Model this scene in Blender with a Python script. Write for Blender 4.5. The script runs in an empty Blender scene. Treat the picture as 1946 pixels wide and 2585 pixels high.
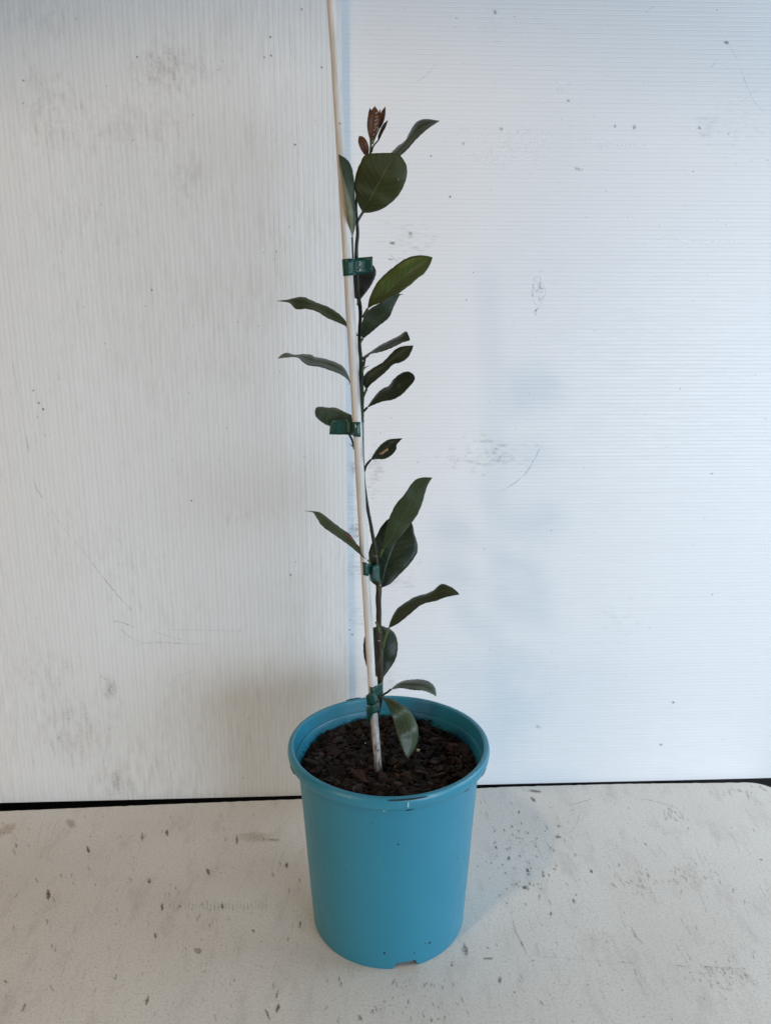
import bpy, bmesh, math, random
from mathutils import Vector, noise
random.seed(11)
sc = bpy.context.scene
# ------------------------------------------------------------------ camera
CAM = Vector((-0.003, -0.67, 0.567)); PITCH = math.radians(13.0)
FPX = 1953.0; W0, H0 = 1946.0, 2585.0
cd = bpy.data.cameras.new('camera'); cam = bpy.data.objects.new('camera', cd)
sc.collection.objects.link(cam); sc.camera = cam
cam.location = CAM; cam.rotation_euler = (math.radians(90)-PITCH, 0, 0)
cd.sensor_fit = 'VERTICAL'; cd.sensor_height = 36; cd.lens = 36*FPX/H0
cd.clip_start = 0.01; cd.clip_end = 100
# ------------------------------------------------------------------ world
w = bpy.data.worlds.new('World'); sc.world = w; w.use_nodes = True
bg = w.node_tree.nodes['Background']; bg.inputs[0].default_value = (1.0, 0.95, 0.90, 1); bg.inputs[1].default_value = 0.055
# ------------------------------------------------------------------ lamps
def look(o, target):
    o.rotation_euler = (Vector(target)-o.location).to_track_quat('-Z', 'Y').to_euler()
def area(name, loc, target, sx, sy, power, col):
    l = bpy.data.lights.new(name, 'AREA'); l.shape = 'RECTANGLE'; l.size = sx; l.size_y = sy
    l.energy = power; l.color = col
    o = bpy.data.objects.new(name, l); sc.collection.objects.link(o); o.location = loc; look(o, target); return o
area('window_light', (1.05, -1.35, 0.36), (0, 0.1, 0.28), 0.95, 0.70, 20, (0.66, 0.80, 0.95))
area('side_fill_light', (1.45, -0.06, 0.54), (0.10, 0.14, 0.18), 0.8, 0.8, 11.5, (0.74, 0.88, 1.0))  # unseen fill lamp added to brighten right panel and board from the side
area('warm_fill_light', (-1.1, -1.2, 0.26), (-0.3, 0.2, 0.12), 0.6, 0.5, 5.0, (1.0, 0.75, 0.50))  # added low warm fill that lifts the lower left panel, no actual fitting
def spot(name, loc, target, power, col, angle, blend, r):
    l = bpy.data.lights.new(name, 'SPOT'); l.energy = power; l.color = col; l.spot_size = angle; l.spot_blend = blend
    l.shadow_soft_size = r
    o = bpy.data.objects.new(name, l); sc.collection.objects.link(o); o.location = loc; look(o, target); return o
spot('warm_light', (-0.72, -1.04, 1.75), (-0.72+.3458, -1.04+.2994, 1.75-.8892), 27, (1.0, 0.72, 0.46), math.radians(68.2), 0.02, 0.055)
sc.view_settings.view_transform = 'Standard'; sc.view_settings.look = 'None'
sc.view_settings.gamma = 1; sc.view_settings.use_curve_mapping = False
sc.view_settings.exposure = 0.0
sc.render.engine = 'CYCLES'; sc.cycles.transparent_max_bounces = 32

# ------------------------------------------------------------------ helpers
CP, SP = math.cos(PITCH), math.sin(PITCH)
def ray(px, py):
    a = (px-W0/2)/FPX; b = -(py-H0/2)/FPX
    return Vector((a, CP+b*SP, -SP+b*CP))
def hit(px, py, p0, n):
    d = ray(px, py); p0 = Vector(p0); n = Vector(n)
    return CAM + d*((p0-CAM).dot(n)/d.dot(n))
def at(px, py, Y): return hit(px, py, (0, Y, 0), (0, 1, 0))
YAW = math.radians(2.5)
WN = Vector((math.sin(YAW), -math.cos(YAW), 0))          # the panels' normal, towards the camera
WT = Vector((math.cos(YAW), math.sin(YAW), 0))           # along the panels
RIGHT0 = Vector((0, 0.216, 0)); LEFT0 = RIGHT0 + WN*0.013
def lin(r, g, b):
    f = lambda c: (c/255/12.92) if c/255 <= .04045 else ((c/255+.055)/1.055)**2.4
    return (f(r), f(g), f(b))

class MB:
    def __init__(s): s.v = []; s.f = []; s.m = []; s.c = []; s.uv = []
    def add(s, vs, fs, m=0, cols=None, uvs=None):
        o = len(s.v); s.v += [tuple(v) for v in vs]
        s.f += [tuple(i+o for i in f) for f in fs]; s.m += [m]*len(fs)
        s.c += list(cols) if cols else [(1, 1, 1, 1)]*len(vs)
        s.uv += list(uvs) if uvs else [(0, 0)]*len(vs)
    def build(s, name, mats, parent=None, smooth=False, origin=None, auto=None):
        me = bpy.data.meshes.new(name)
        O = Vector(origin) if origin is not None else Vector((0, 0, 0))
        me.from_pydata([tuple(Vector(v)-O) for v in s.v], [], s.f)
        mats = mats if isinstance(mats, (list, tuple)) else [mats]
        for m in mats: me.materials.append(m)
        me.polygons.foreach_set('material_index', s.m)
        ca = me.color_attributes.new('col', 'FLOAT_COLOR', 'POINT')
        ca.data.foreach_set('color', [x for c in s.c for x in c])
        ul = me.uv_layers.new(name='UVMap')
        for l in me.loops: ul.data[l.index].uv = s.uv[l.vertex_index]
        me.polygons.foreach_set('use_smooth', [smooth]*len(me.polygons))
        me.update()
        if auto is not None: me.set_sharp_from_angle(angle=math.radians(auto))
        o = bpy.data.objects.new(name, me); sc.collection.objects.link(o)
        if origin is not None and parent is None: o.location = O
        if parent is not None:
            o.parent = parent; o.location = O - parent_world(parent)
        return o
def parent_world(p):
    t = Vector(p.location)
    while p.parent is not None: p = p.parent; t += Vector(p.location)
    return t
def tag(o, label=None, cat=None, group=None, kind=None):
    if label: o['label'] = label
    if cat: o['category'] = cat
    if group: o['group'] = group
    if kind: o['kind'] = kind
    return o
def empty(name, loc):
    o = bpy.data.objects.new(name, None); sc.collection.objects.link(o); o.location = loc
    o.empty_display_size = 0.02; return o
def resample(pts, n, ts=None):
    P = [Vector(p) for p in pts]
    P = [P[0]*2-P[1]] + P + [P[-1]*2-P[-2]]
    dense = []
    for i in range(1, len(P)-2):
        for k in range(12):
            t = k/12; a, b, c, d = P[i-1], P[i], P[i+1], P[i+2]
            dense.append(0.5*((2*b)+(c-a)*t+(2*a-5*b+4*c-d)*t*t+(3*b-a-3*c+d)*t*t*t))
    dense.append(P[-2])
    L = [0]
    for i in range(1, len(dense)): L.append(L[-1]+(dense[i]-dense[i-1]).length)
    out = []; j = 0
    ts = ts or [i/(n-1) for i in range(n)]
    for t in ts:
        s = t*L[-1]
        while j < len(L)-2 and L[j+1] < s: j += 1
        q = 0 if L[j+1] == L[j] else (s-L[j])/(L[j+1]-L[j])
        out.append(dense[j].lerp(dense[j+1], min(max(q, 0), 1)))
    return out
def tube(mb, pts, rads, seg=12, m=0, smooth_n=None, cap=True, wob=0.0):
    """tube through 3D points"""
    if smooth_n:
        data = [Vector((p[0], p[1], p[2])) for p in pts]
        res = resample(data, smooth_n)
        rr = []
        for i in range(smooth_n):
            t = i/(smooth_n-1)*(len(rads)-1); k = min(int(t), len(rads)-2); rr.append(rads[k]*(1-(t-k))+rads[k+1]*(t-k))
        pts, rads = res, rr
    pts = [Vector(p) for p in pts]; vs = []; uv = []
    up = Vector((0, 1, 0.01)); n = len(pts)
    for i, p in enumerate(pts):
        d = (pts[min(i+1, n-1)]-pts[max(i-1, 0)]).normalized()
        a = up.cross(d).normalized(); b = d.cross(a)
        for k in range(seg):
            th = 2*math.pi*k/seg
            r = rads[i]*(1+wob*noise.noise(Vector((p.x*300+math.cos(th)*1.5, p.z*120, math.sin(th)*1.5))))
            vs.append(p+a*math.cos(th)*r+b*math.sin(th)*r); uv.append((k/seg, i/(n-1)))
    fs = [(i*seg+k, i*seg+(k+1) % seg, (i+1)*seg+(k+1) % seg, (i+1)*seg+k) for i in range(n-1) for k in range(seg)]
    if cap: fs += [tuple(range(seg-1, -1, -1)), tuple((n-1)*seg+k for k in range(seg))]
    mb.add(vs, fs, m, None, uv)

# ------------------------------------------------------------------ materials
class NT:
    def __init__(s, name):
        s.m = bpy.data.materials.new(name); s.m.use_nodes = True; s.t = s.m.node_tree
        s.b = s.t.nodes['Principled BSDF']; s.out = s.t.nodes['Material Output']
    def n(s, typ, **kw):
        nd = s.t.nodes.new(typ)
        for k, v in kw.items():
            if k.startswith('i_'):
                key = k[2:]; key = int(key) if key.isdigit() else key.replace('_', ' ')
                nd.inputs[key].default_value = v
            else: setattr(nd, k, v)
        return nd
    def l(s, a, b): s.t.links.new(a, b)
    def math(s, op, a, b=None, clamp=False):
        nd = s.n('ShaderNodeMath', operation=op, use_clamp=clamp)
        for i, x in enumerate((a, b)):
            if x is None: continue
            if isinstance(x, (int, float)): nd.inputs[i].default_value = x
            else: s.l(x, nd.inputs[i])
        return nd.outputs[0]
    def obj(s): return s.n('ShaderNodeTexCoord').outputs['Object']
    def mapping(s, vec, scale=(1, 1, 1), loc=(0, 0, 0), rot=(0, 0, 0)):
        nd = s.n('ShaderNodeMapping'); s.l(vec, nd.inputs[0]); nd.inputs['Scale'].default_value = scale
        nd.inputs['Location'].default_value = loc; nd.inputs['Rotation'].default_value = rot; return nd.outputs[0]
    def noise(s, vec, scale, detail=4, rough=.55):
        nd = s.n('ShaderNodeTexNoise'); s.l(vec, nd.inputs['Vector']); nd.inputs['Scale'].default_value = scale
        nd.inputs['Detail'].default_value = detail; nd.inputs['Roughness'].default_value = rough; return nd.outputs['Fac']
    def rng(s, v, a, b, c, d, smooth=False):
        nd = s.n('ShaderNodeMapRange'); s.l(v, nd.inputs[0])
        if smooth: nd.interpolation_type = 'SMOOTHSTEP'
        for i, x in enumerate((a, b, c, d)): nd.inputs[i+1].default_value = x
        return nd.outputs[0]
    def mix(s, fac, a, b, typ='MIX'):
        nd = s.n('ShaderNodeMix', data_type='RGBA', blend_type=typ)
        for sock, x in ((nd.inputs[0], fac), (nd.inputs[6], a), (nd.inputs[7], b)):
            if isinstance(x, (int, float)): sock.default_value = x
            elif isinstance(x, tuple): sock.default_value = (*x[:3], 1)
            else: s.l(x, sock)
        return nd.outputs[2]
    def bump(s, h, strength, dist, prev=None):
        nd = s.n('ShaderNodeBump'); s.l(h, nd.inputs['Height']); nd.inputs['Strength'].default_value = strength
        nd.inputs['Distance'].default_value = dist
        if prev is not None: s.l(prev, nd.inputs['Normal'])
        return nd.outputs[0]
    def fin(s, col=None, rough=None, normal=None, spec=None):
        for key, x in (('Base Color', col), ('Roughness', rough), ('Normal', normal), ('Specular IOR Level', spec)):
            if x is None: continue
            if isinstance(x, (int, float)): s.b.inputs[key].default_value = x
            elif isinstance(x, tuple): s.b.inputs[key].default_value = (*x[:3], 1)
            else: s.l(x, s.b.inputs[key])
        return s.m

def mat_panel(name, axis, period, base, dirt, amt, rib, rough):
    s = NT(name); o = s.obj(); sep = s.n('ShaderNodeSeparateXYZ'); s.l(o, sep.inputs[0])
    u = sep.outputs[axis]
    fr = s.math('FRACT', s.math('DIVIDE', u, period))
    tri = s.math('ABSOLUTE', s.math('SUBTRACT', fr, 0.5))                 # 0.5 at a web, 0 between
    web = s.rng(tri, 0.36, 0.5, 0, 1, True)
    st = (9, 1, 1.2) if axis == 0 else (0.9, 1, 11)
    patch = s.noise(s.mapping(o, (1, 1, 1)), 3.1, 3)
    streak = s.noise(s.mapping(o, tuple(x*6 for x in st)), 4.5, 5, .65)
    per = s.noise(s.mapping(o, (190, 1, .8) if axis == 0 else (.8, 1, 220)), 1.0, 1)   # each flute a little different
    f1 = s.rng(patch, .42, .72, 0, 1, True); f2 = s.rng(streak, .45, .8, 0, 1)
    col = s.mix(s.math('MULTIPLY', s.math('ADD', s.math('MULTIPLY', f1, f2), s.math('MULTIPLY', f2, .25)), amt), base, dirt)
    ribf = s.math('MULTIPLY', web, s.rng(patch, .3, .7, rib, rib*.45))
    col = s.mix(s.math('MULTIPLY', ribf, s.rng(per, .3, .7, .4, 1.5)), col, tuple(x*.72 for x in base))
    col = s.mix(s.rng(per, .3, .7, 0, .05), col, tuple(x*.8 for x in base))
    fine = s.noise(o, 260, 3)
    col = s.mix(s.rng(fine, .62, .75, 0, .12), col, dirt)
    bmp = s.bump(s.math('ADD', s.math('MULTIPLY', web, -1), s.math('MULTIPLY', per, .6)), .35 if axis == 0 else .22, .0006)
    bmp = s.bump(s.noise(o, 30, 3), .15, .002, bmp)
    return s.fin(col, s.rng(streak, .3, .8, rough, rough+.2), bmp, .4)
M = {}
M['panel_left'] = mat_panel('grimy_flute_plastic', 0, 0.0053, (.775, .82, .85), (.46, .43, .40), .55, .48, .42)
M['panel_right'] = mat_panel('white_flute_plastic', 2, 0.0044, (.86, .88, .905), (.64, .66, .68), .25, .15, .36)

s = NT('dirt_marks'); a = s.n('ShaderNodeVertexColor', layer_name='col'); o = s.obj()
nz = s.noise(s.mapping(o, (1, 1, .35)), 900, 3, .7); nz2 = s.noise(o, 330, 3, .6)
al = s.math('MULTIPLY', a.outputs['Alpha'], s.rng(s.math('MULTIPLY', s.math('ADD', nz, nz2), .5), .36, .56, .05, 1.05), True)
s.fin(a.outputs['Color'], .8, None, .2); s.l(al, s.b.inputs['Alpha']); M['marks'] = s.m

s = NT('painted_board'); o = s.obj()
big = s.noise(o, 5.5, 4); med = s.noise(s.mapping(o, (1, .35, 1), (0, 0, 0), (0, 0, .25)), 46, 5, .7); fi = s.noise(o, 420, 4, .7)
col = s.mix(s.rng(big, .35, .7, 0, .55, True), (.77, .735, .68), (.67, .63, .575))
col = s.mix(s.rng(med, .52, .76, 0, .42), col, (.42, .37, .32))
col = s.mix(s.rng(fi, .48, .70, 0, .5), col, (.40, .36, .32))
lay = s.noise(s.mapping(o, (3.2, .25, 1), (0, 0, 0), (0, 0, .42)), 40, 3, .8)
col = s.mix(s.rng(lay, .62, .78, 0, .16), col, (.36, .35, .35))
bm_ = s.bump(s.noise(s.mapping(o, (1, .5, 1)), 160, 4, .7), .25, .0007); bm_ = s.bump(fi, .25, .0003, bm_)
M['board'] = s.fin(col, s.rng(big, .3, .7, .42, .6), bm_, .35)

s = NT('dark_shed_floor'); o = s.obj(); nn = s.noise(o, 40, 5)
M['dark'] = s.fin(s.mix(nn, (.035, .03, .028), (.075, .07, .068)), .85)
s = NT('grey_wall'); o = s.obj(); nn = s.noise(o, 12, 5)
M['wall'] = s.fin(s.mix(nn, (.07, .068, .065), (.12, .115, .11)), .85)

s = NT('blue_plastic'); o = s.obj()
n1 = s.noise(o, 18, 4); n2 = s.noise(s.mapping(o, (1, 1, .25)), 130, 5, .7); n3 = s.noise(o, 700, 3)
col = s.mix(n1, (.019, .202, .305), (.023, .234, .342))
col = s.mix(s.rng(n2, .62, .80, 0, .30), col, (.10, .22, .27))
col = s.mix(s.rng(n3, .68, .78, 0, .35), col, (.03, .09, .12))
n4 = s.noise(s.mapping(o, (1, 1, .12), (3, 1, 2)), 60, 6, .75); n5 = s.noise(o, 1500, 2, .6)
col = s.mix(s.rng(n4, .60, .78, 0, .22), col, (.16, .33, .38)); col = s.mix(s.rng(n5, .55, .8, 0, .3), col, (.012, .13, .21))
M['pot'] = s.fin(col, s.rng(n2, .3, .7, .30, .46), s.bump(n3, .2, .0004, s.bump(n1, .12, .004)), .55)
s = NT('slot_shade_fleck'); M['slot'] = s.fin((.012, .03, .04), .8)
s = NT('pale_scuff'); M['scuff'] = s.fin((.42, .62, .66), .7)

s = NT('bark'); a = s.n('ShaderNodeVertexColor', layer_name='col'); o = s.obj()
nb = s.noise(s.mapping(o, (1, 1, 2)), 420, 5, .7)
M['bark'] = s.fin(s.mix(s.rng(nb, .32, .68, 0, 1), a.outputs['Color'], s.mix(.75, a.outputs['Color'], (.008, .006, .005))), .82, s.bump(nb, .6, .0006), .25)
s = NT('perlite'); o = s.obj(); nb = s.noise(o, 500, 3)
M['perlite'] = s.fin(s.mix(nb, (.55, .5, .4), (.35, .28, .2)), .8)

s = NT('bamboo_cane'); o = s.obj(); sep = s.n('ShaderNodeSeparateXYZ'); s.l(o, sep.inputs[0])
n1 = s.noise(s.mapping(o, (1, 1, .035)), 700, 4, .7); n2 = s.noise(s.mapping(o, (1, 1, .3)), 22, 4)
n3 = s.noise(s.mapping(o, (1, 1, .25)), 260, 4, .7)
col = s.mix(s.rng(n1, .35, .65, 0, .8), (.73, .72, .70), (.44, .42, .38))
col = s.mix(s.rng(n2, .48, .66, 0, .42), col, (.56, .50, .43))
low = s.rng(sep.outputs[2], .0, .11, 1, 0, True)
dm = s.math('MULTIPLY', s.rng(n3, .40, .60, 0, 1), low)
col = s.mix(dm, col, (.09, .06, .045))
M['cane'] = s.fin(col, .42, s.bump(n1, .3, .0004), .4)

s = NT('woody_stem'); o = s.obj(); sep = s.n('ShaderNodeSeparateXYZ'); s.l(o, sep.inputs[0])
n1 = s.noise(s.mapping(o, (1, 1, .06)), 900, 5, .75); n2 = s.noise(o, 60, 3)
brown = s.mix(s.rng(n1, .42, .62, 0, 1), (.022, .014, .010), (.10, .065, .040))
green = s.mix(n1, (.013, .018, .009), (.032, .040, .020))
M['stem'] = s.fin(s.mix(s.rng(sep.outputs[2], .16, .24, 0, 1, True), brown, green), .6, s.bump(n1, .6, .0006), .35)
s = NT('green_stalk'); M['stalk'] = s.fin((.075, .095, .022), .5)
s = NT('dark_stalk'); M['stalk_dark'] = s.fin((.020, .026, .013), .5)
s = NT('thorn'); M['thorn'] = s.fin((.02, .012, .01), .5)
s = NT('cut_wood'); M['scar'] = s.fin((.42, .36, .24), .8)
s = NT('leaf_scar_and_folds'); M['leaf_scar'] = s.fin((.38, .27, .18), .7)
s = NT('red_scar_tissue'); M['red_scar'] = s.fin((.20, .05, .035), .7)
s = NT('yellow_spot'); M['spot'] = s.fin((.22, .18, .03), .7)

def mat_leaf(name, left, right, vein, veins=.35, rough=.40, spec=.45, trans=.12):
    s = NT(name); uvn = s.n('ShaderNodeUVMap'); sep = s.n('ShaderNodeSeparateXYZ'); s.l(uvn.outputs[0], sep.inputs[0])
    u, v = sep.outputs[0], sep.outputs[1]; o = s.obj()
    du = s.math('ABSOLUTE', s.math('SUBTRACT', u, .5))
    wv = s.rng(v, 0, 1, .030, .010)
    mid = s.math('SUBTRACT', 1, s.math('DIVIDE', du, wv), True)
    ph = s.math('FRACT', s.math('MULTIPLY', s.math('SUBTRACT', v, s.math('MULTIPLY', du, .42)), 11.0))
    lat = s.rng(s.math('ABSOLUTE', s.math('SUBTRACT', ph, .5)), 0, .07, 1, 0, True)
    lat = s.math('MULTIPLY', lat, s.rng(du, .3, .5, 1, .15))
    n1 = s.noise(o, 70, 4); n2 = s.noise(o, 900, 2)
    base = s.mix(s.rng(u, .49, .51, 0, 1), left, right)
    base = s.mix(s.rng(n1, .35, .7, 0, .5), base, tuple(x*.62 for x in left))
    base = s.mix(s.rng(n2, .68, .78, 0, .3), base, vein)
    base = s.mix(s.math('MULTIPLY', lat, veins), base, vein)
    base = s.mix(s.math('MULTIPLY', mid, .8), base, vein)
    h = s.math('ADD', s.math('MULTIPLY', lat, -.6), s.math('ADD', s.math('MULTIPLY', mid, -1.0), s.math('MULTIPLY', n1, .8)))
    nm = s.bump(h, .45, .0009)
    s.fin(base, s.rng(n1, .3, .7, rough, rough+.12), nm, spec)
    tr = s.n('ShaderNodeBsdfTranslucent'); s.l(s.mix(.5, base, (.10, .16, .02)), tr.inputs[0]); s.l(nm, tr.inputs['Normal'])
    ms = s.n('ShaderNodeMixShader'); ms.inputs[0].default_value = trans
    s.l(s.b.outputs[0], ms.inputs[1]); s.l(tr.outputs[0], ms.inputs[2]); s.l(ms.outputs[0], s.out.inputs[0])
    return s.m
LM = {
 'olive': mat_leaf('leaf_olive', (.038, .046, .010), (.044, .056, .013), (.11, .13, .045), .45, .5, .3),
 'bright': mat_leaf('leaf_fresh', (.055, .095, .014), (.080, .115, .045), (.16, .21, .08), .45, .42, .4),
 'green': mat_leaf('leaf_green', (.028, .048, .014), (.036, .055, .020), (.10, .135, .05), .45, .42, .4),
 'dark': mat_leaf('leaf_dark', (.022, .036, .018), (.030, .046, .024), (.07, .095, .045), .5, .40, .45),
 'deep': mat_leaf('leaf_deep', (.013, .028, .013), (.016, .031, .013), (.07, .105, .035), .35, .40, .45),
 'grey': mat_leaf('leaf_grey', (.040, .062, .032), (.050, .074, .032), (.11, .14, .08), .45, .34, .5),
 'purple': mat_leaf('leaf_purple', (.020, .018, .012), (.024, .020, .014), (.05, .05, .025), .25, .5, .35),
 'pale': mat_leaf('leaf_pale_back', (.16, .165, .085), (.022, .040, .022), (.10, .11, .06), .25, .45, .4),
 'brown': mat_leaf('leaf_young_brown', (.105, .040, .016), (.125, .038, .016), (.20, .11, .035), .5, .45, .4, .2),
 'brown_purple': mat_leaf('leaf_young_purple', (.045, .018, .016), (.04, .016, .016), (.10, .05, .04), .3, .45, .4, .2),
}
s = NT('green_tape'); o = s.obj(); n1 = s.noise(o, 90, 4); n2 = s.noise(o, 700, 3)
M['tape'] = s.fin(s.mix(s.rng(n1, .35, .65, 0, 1), (.003, .046, .036), (.004, .062, .045)), s.rng(n2, .3, .7, .30, .46), s.bump(n1, .35, .0012), .5)
s = NT('staple_metal'); M['staple'] = s.fin((.6, .62, .6), .35); s.b.inputs['Metallic'].default_value = .4

# ------------------------------------------------------------------ setting
mb = MB(); mb.add([(-4, -4, -.06), (4, -4, -.06), (4, 4, -.06), (-4, 4, -.06)], [(0, 1, 2, 3)])
tag(mb.build('floor', M['dark']), kind='structure')
mb = MB()
def box(mb, a, b, m=0):
    x0, y0, z0 = a; x1, y1, z1 = b
    v = [(x0, y0, z0), (x1, y0, z0), (x1, y1, z0), (x0, y1, z0), (x0, y0, z1), (x1, y0, z1), (x1, y1, z1), (x0, y1, z1)]
    mb.add(v, [(0, 3, 2, 1), (4, 5, 6, 7), (0, 1, 5, 4), (1, 2, 6, 5), (2, 3, 7, 6), (3, 0, 4, 7)], m)
box(mb, (-4, .36, -.06), (4, .40, 2.6))
tag(mb.build('wall', M['wall']), kind='structure')

# marks (soft-edged stains, scratches), laid a fraction of a millimetre on their surface
def stain(mb, plane, px, py, a, b, ang, col, al, n=11, rag=.25):
    """px: picture position on that plane; a,b: half sizes in picture pixels"""
    ca, sa = math.cos(ang), math.sin(ang); rr = [1+random.uniform(-rag, rag) for _ in range(n)]
    vs = [plane(px, py)]; cs = [(*col, al)]
    for ring, ra, k in ((.5, 1, .85), (1, 1, 0)):
        for i in range(n):
            t = 2*math.pi*i/n; x = math.cos(t)*a*ring*rr[i]; y = math.sin(t)*b*ring*rr[i]
            vs.append(plane(px+x*ca-y*sa, py+x*sa+y*ca)); cs.append((*col, al*k))
    fs = [(0, 1+i, 1+(i+1) % n) for i in range(n)]
    fs += [(1+i, 1+n+i, 1+n+(i+1) % n, 1+(i+1) % n) for i in range(n)]
    if orient(vs, fs[0]) < 0: fs = [tuple(reversed(f)) for f in fs]
    mb.add(vs, fs, 1, cs)
def orient(vs, f):
    a, b, c = (Vector(vs[i]) for i in f[:3]); return (b-a).cross(c-a).dot(CAM-a)
def scratch(mb, plane, pts, w, col, al, n=26, jit=.6):
    P = resample([(p[0], p[1], 0) for p in pts], n); vs = []; cs = []
    for i, p in enumerate(P):
        d = (P[min(i+1, n-1)]-P[max(i-1, 0)]).normalized(); q = Vector((-d.y, d.x, 0))
        ww = w*random.uniform(.5, 1.2); jx = random.uniform(-jit, jit); k = al*random.uniform(.25, 1)*min(1, 4*min(i, n-1-i)/n+.1)
        for e, kk in ((-1, 0), (0, 1), (1, 0)):
            z = p+q*(e*ww+jx); vs.append(plane(z.x, z.y)); cs.append((*col, k*kk))
    fs = [(i*3+j, i*3+j+1, i*3+j+4, i*3+j+3) for i in range(n-1) for j in range(2)]
    if orient(vs, fs[0]) < 0: fs = [tuple(reversed(f)) for f in fs]
    mb.add(vs, fs, 1, cs)

import numpy as np
class Smudge:
    '''many overlapping soft stains gathered into one thin film on a surface'''
    def __init__(s, x0, y0, x1, y1, step):
        s.x = np.arange(x0, x1+.1, step); s.y = np.arange(y0, y1+.1, step); s.k = (x0, y0, step)
        s.t = np.ones((len(s.y), len(s.x))); s.c = np.zeros((len(s.y), len(s.x), 3)); s.w = np.full((len(s.y), len(s.x)), 1e-6)
    def add(s, x, y, a, b, ang, col, al):
        x0, y0, st = s.k; r = 1.3*max(a, b)
        i0, i1 = max(0, int((y-r-y0)/st)), min(len(s.y), int((y+r-y0)/st)+2); j0, j1 = max(0, int((x-r-x0)/st)), min(len(s.x), int((x+r-x0)/st)+2)
        if i0 >= i1 or j0 >= j1: return
        X, Y = np.meshgrid(s.x[j0:j1]-x, s.y[i0:i1]-y); ca, sa = math.cos(ang), math.sin(ang)
        q = ((X*ca+Y*sa)/a)**2+((-X*sa+Y*ca)/b)**2; k = al*np.exp(-1.6*q)
        s.t[i0:i1, j0:j1] *= 1-k; s.w[i0:i1, j0:j1] += k; s.c[i0:i1, j0:j1] += k[..., None]*np.array(col)
    def build(s, mb, plane, ok, cap=.75):
        al = np.minimum(1-s.t, cap); vs = []; cs = []; idx = {}; fs = []
        m = al > .012; m[:-1] |= m[1:]; m[:, :-1] |= m[:, 1:]
        def v(i, j):
            if (i, j) not in idx:
                idx[i, j] = len(vs); vs.append(plane(s.x[j], s.y[i])); c = s.c[i, j]/s.w[i, j]; cs.append((*c, float(al[i, j])))
            return idx[i, j]
        for i, j in zip(*np.nonzero(m[:-1, :-1])):
            if ok(s.x[j+1], s.y[i+1]) and ok(s.x[j], s.y[i]): fs.append((v(i, j), v(i+1, j), v(i+1, j+1), v(i, j+1)))
        if orient(vs, fs[0]) < 0: fs = [tuple(reversed(f)) for f in fs]
        mb.add(vs, fs, 1, cs)
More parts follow.
